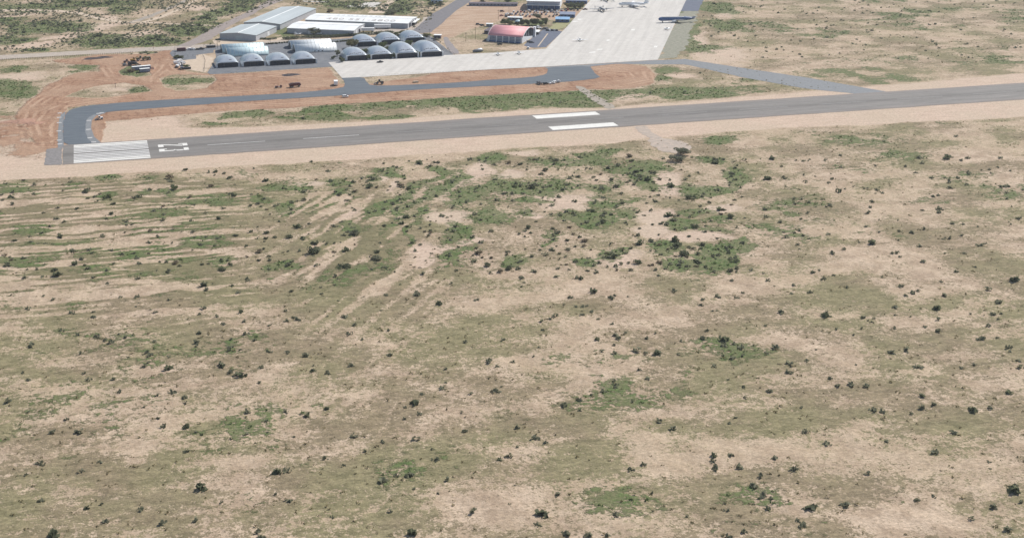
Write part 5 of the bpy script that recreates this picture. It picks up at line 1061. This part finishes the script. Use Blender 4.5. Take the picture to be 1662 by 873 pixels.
MID = [(301,276,2),(309,321,2),(373,290,2),(19,332,1.6),(125,339,1.5),(243,376,2),(383,383,2),(313,377,1.6),(361,439,2.4),(284,428,2),(89,439,2.2),(275,442,2),(183,332,2),(343,303,2.3),(24,391,1.6),(9,431,2.4),(356,356,2),(266,335,1.4),(243,309,1.8),(5,325,1.3),
 (469,386,2.2),(420,409,2.2),(434,378,2),(542,369,2.2),(550,317,2.2),(575,312,1.9),(663,307,2),(636,332,2),(611,410,2.2),(650,302,2.3),(708,319,1.5),(563,326,1.7),(493,325,1.7),(434,341,1.4),(408,334,1.4),(467,430,2),(792,431,2.3),(776,412,2.2),(624,368,1.6),(797,376,1.6),
 (858,371,2),(827,265,2),(844,267,2),(900,261,2.4),(886,277,2.4),(867,260,1.5),(1034,279,2.2),(1039,286,2.2),(1062,281,1.9),(975,284,1.6),(992,292,1.8),(1002,303,2.1),(978,362,2.3),(950,392,2.3),(963,343,1.8),(922,406,1.9),(1035,427,2.2),(1072,427,2),(1187,440,1.8),(1197,436,1.6),
 (864,416,1.4),(811,441,2.2),(827,437,2.1),(897,372,1.4),(922,391,1.5),(925,370,1.5),(1024,262,2.3),(819,315,1.5),(836,303,1.8),(948,400,1.5),(905,380,1.3),(842,380,1.4),(870,360,1.2),(930,380,1.3),(1010,330,1.6),(1033,345,1.5),(1050,330,1.2),(1055,320,1.2),(1060,310,1.2),(1045,350,1.2),(1060,296,1.3)]
def shrub(x, y, r, m_, k, lab, group=None, cat='shrub'):
    p = at(x, y); o = link('desert_shrub', shrub_variant(m_, k % 6)); o.location = (p[0], p[1], -.05); o.rotation_euler = (0, 0, rng.uniform(0, 6.28)); o.scale = (r*1.0, r*1.0, r*rng.uniform(.65, .95)); return tag(o, lab, cat, group)
for i, (x, y, r, m_, lab) in enumerate(BIG): shrub(x, y, r, m_, i, lab)
mm_ = ['leaf_dark', 'leaf_brown', 'leaf_dark', 'leaf_grey']
placed = []
def zone_name(x, y, r=1., m_='leaf_dark'):
    col = {'leaf_dark': 'dark green', 'leaf_brown': 'brown', 'leaf_grey': 'grey green'}[m_]; size = 'tiny' if r < 1.1 else 'small' if r < 1.8 else 'rounded'
    rowi = 0 if y < 310 else 1 if y < 375 else 2; coli = 0 if x < 200 else 1 if x < 400 else 2 if x < 560 else 3 if x < 690 else 4 if x < 860 else 5 if x < 1030 else 6
    where = [['just below the sand strip under the runway threshold', 'halfway down the far left of the striped field', 'at the bottom left corner of the striped field'],
             ['just below the sand strip under the runway number', 'in the middle of the striped field', 'at the bottom of the striped field'],
             ['just below the sand strip left of the green patches', 'in the weedy middle left of the diagonal stripes', 'near the largest dark bush at the bottom'],
             ['around the green patches above the diagonal stripes', 'on the diagonal stripes themselves', 'at the bottom end of the diagonal stripes'],
             ['on the scrub right of the diagonal stripes', 'beside the round bare sand patch', 'at the bottom right of the diagonal stripes'],
             ['around the long green patches below the aiming bars', 'in the dense green scrub at the lower right', 'at the bottom below the dense green scrub'],
             ['around the large dark tree by the grey pad', 'along the straight sand track at the right', 'beside the dark green scrub in the right corner']][coli][rowi]
    return ('%s %s shrub %s' % (size, col, where), 'desert shrubs '+where)
for i, (x, y, r) in enumerate(MID):
    l, g = zone_name(x, y, r, mm_[i % 4]); shrub(x, y, r, mm_[i % 4], i, l, g)
rr = np.random.RandomState(5); cnt = 0
while cnt < 175:
    x, y = rr.uniform(2, 1198), rr.uniform(262, 442)
    if x < 560 and rr.rand() < .45: continue
    p = at(x, y); d = fbm(np.array([p[0]]), np.array([p[1]]), 40, 61, 3)[0]
    if poly_mask(np.array([x]), np.array([y]), SHS, 6)[0] > .2 or d < .42+.1*rr.rand(): continue
    r = rr.uniform(.7, 1.5); k = mm_[rr.randint(4)]; l, g = zone_name(x, y, r, k); shrub(x, y, r, k, cnt, l, g); cnt += 1

# masses nobody could count
def scatter(name, n, fn, size, m_, lab, cat, seed, box=(-450, 1150, -560, 760), nf=7, rs=(.5, 1.2), hz=.6, thin=1.):
    r = np.random.RandomState(seed); x = r.uniform(box[0], box[1], n); y = r.uniform(box[2], box[3], n); X, Y = pj(x, y)
    ok = (X > -40) & (X < 1720) & (Y > -30) & (Y < 900); x, y = x[ok], y[ok]
    z = zones(x, y); pr = fn(z, x, y); keep = r.rand(len(x)) < pr; x, y = x[keep], y[keep]; k = len(x)
    s = r.uniform(rs[0], rs[1], k)**1.0
    cx = np.repeat(x, nf); cy = np.repeat(y, nf); ss = np.repeat(s, nf); N = k*nf
    d = r.normal(size=(N, 3)); d /= np.linalg.norm(d, axis=1)[:, None]; rad = r.uniform(.2, 1, N)
    c = np.stack([cx+d[:, 0]*rad*ss, cy+d[:, 1]*rad*ss, np.abs(d[:, 2])*rad*ss*hz+.02], 1)
    a = r.normal(size=(N, 3)); a /= np.linalg.norm(a, axis=1)[:, None]; b = np.cross(a, r.normal(size=(N, 3))); b /= np.linalg.norm(b, axis=1)[:, None]
    q = (size*ss*r.uniform(.6, 1.4, N))[:, None]; v = np.stack([c-a*q-b*q*.6, c+a*q-b*q*.6, c+a*q*.7+b*q*.6, c-a*q*.7+b*q*.6], 1).reshape(-1, 3)
    o = link(name, mesh_np(name, v, np.arange(4*N).reshape(-1, 4), m_)); tag(o, lab, cat, kind='stuff'); return k
off = lambda z: (1-np.clip(z['smo']*1.6, 0, 1))
pave = [[(100,270),(75,240),(94,240),(94,190),(108,178),(200,163),(560,138),(552,126),(530,102),(340,122),(280,100),(276,84),(350,72),(690,50),(741,-40),(800,-40),(700,60),(740,90),(886,79),(985,-40),(1170,-40),(1110,95),(1240,115),(1720,190),(1720,100),(1190,110),(958,128),(200,182),(145,200),(160,236)],
        [(350,76),(395,36),(450,8),(510,10),(680,25),(670,45),(640,60),(350,72)], [(700,52),(760,0),(960,0),(890,80),(740,90)], [(-50,100),(0,88),(127,81),(290,73),(460,0),(480,0),(340,70),(290,82),(0,98)]]
def nopave(z):
    k = np.ones_like(z['X'])
    for p in pave: k = k*(1-(poly_mask(z['X'], z['Y'], p, 1) > .3))
    return k*((z['Y'] > 262) | (z['Y'] < 1000))
quiet = lambda z: 1-.93*((z['X'] > 1085) & (z['Y'] < 135) | (z['Y'] > 95) & (z['Y'] < 255))
def runway_free(y): return np.abs(y) > 26
k1 = scatter('green_weeds', 230000, lambda z, x, y: sstep(z['green'], .42, .72)*off(z)*nopave(z)*runway_free(y)*.75, .34, 'weed', 'low green weeds spreading over the sandy ground', 'weeds', 3, rs=(.45, 1.1), hz=.6)
k2 = scatter('dry_weeds', 130000, lambda z, x, y: (.12+.5*sstep(z['dry']+.2*z['fur'], .35, .7))*off(z)*nopave(z)*runway_free(y)*.6, .3, 'weed_dry', 'dry straw coloured weeds covering the desert', 'weeds', 4, rs=(.4, 1.0), hz=.4)
k3 = scatter('small_scrub', 110000, lambda z, x, y: (.08+.3*sstep(z['green'], .4, .7)+.85*(z['Y'] < 95)*sstep(fbm(x, y, 35, 99, 3), .36, .55))*quiet(z)*off(z)*nopave(z)*runway_free(y), .42, 'leaf_grey', 'small grey green scrub scattered over the desert', 'scrub', 6, nf=12, rs=(.6, 1.7), hz=.75)
k4 = scatter('dark_thicket', 26000, lambda z, x, y: (.03+.9*sstep(z['green'], .55, .8)*(z['Y'] < 100)+.4*sstep(z['green'], .6, .8)*(z['X'] > 1050)*(z['Y'] > 380))*quiet(z)*off(z)*nopave(z)*runway_free(y), .5, 'leaf_dark', 'dark bushes growing in thickets across the desert', 'thicket', 8, nf=16, rs=(.9, 2.4), hz=.9)
print('SCATTER', k1, k2, k3, k4)

# the air: a thin even haze round the whole place
hm = bpy.data.materials.new('haze'); hm.use_nodes = True; t = hm.node_tree; t.nodes.remove(t.nodes['Principled BSDF'])
pv = t.nodes.new('ShaderNodeVolumePrincipled'); pv.inputs['Color'].default_value = (.86, .91, 1, 1); pv.inputs['Density'].default_value = 5.5e-5; pv.inputs['Anisotropy'].default_value = .2
t.links.new(pv.outputs[0], t.nodes['Material Output'].inputs['Volume'])
M['haze'] = hm
hz = MB().box(-17000, 17000, -17000, 17000, -1.3, 216).build('haze', 'haze'); hz['kind'] = 'stuff'
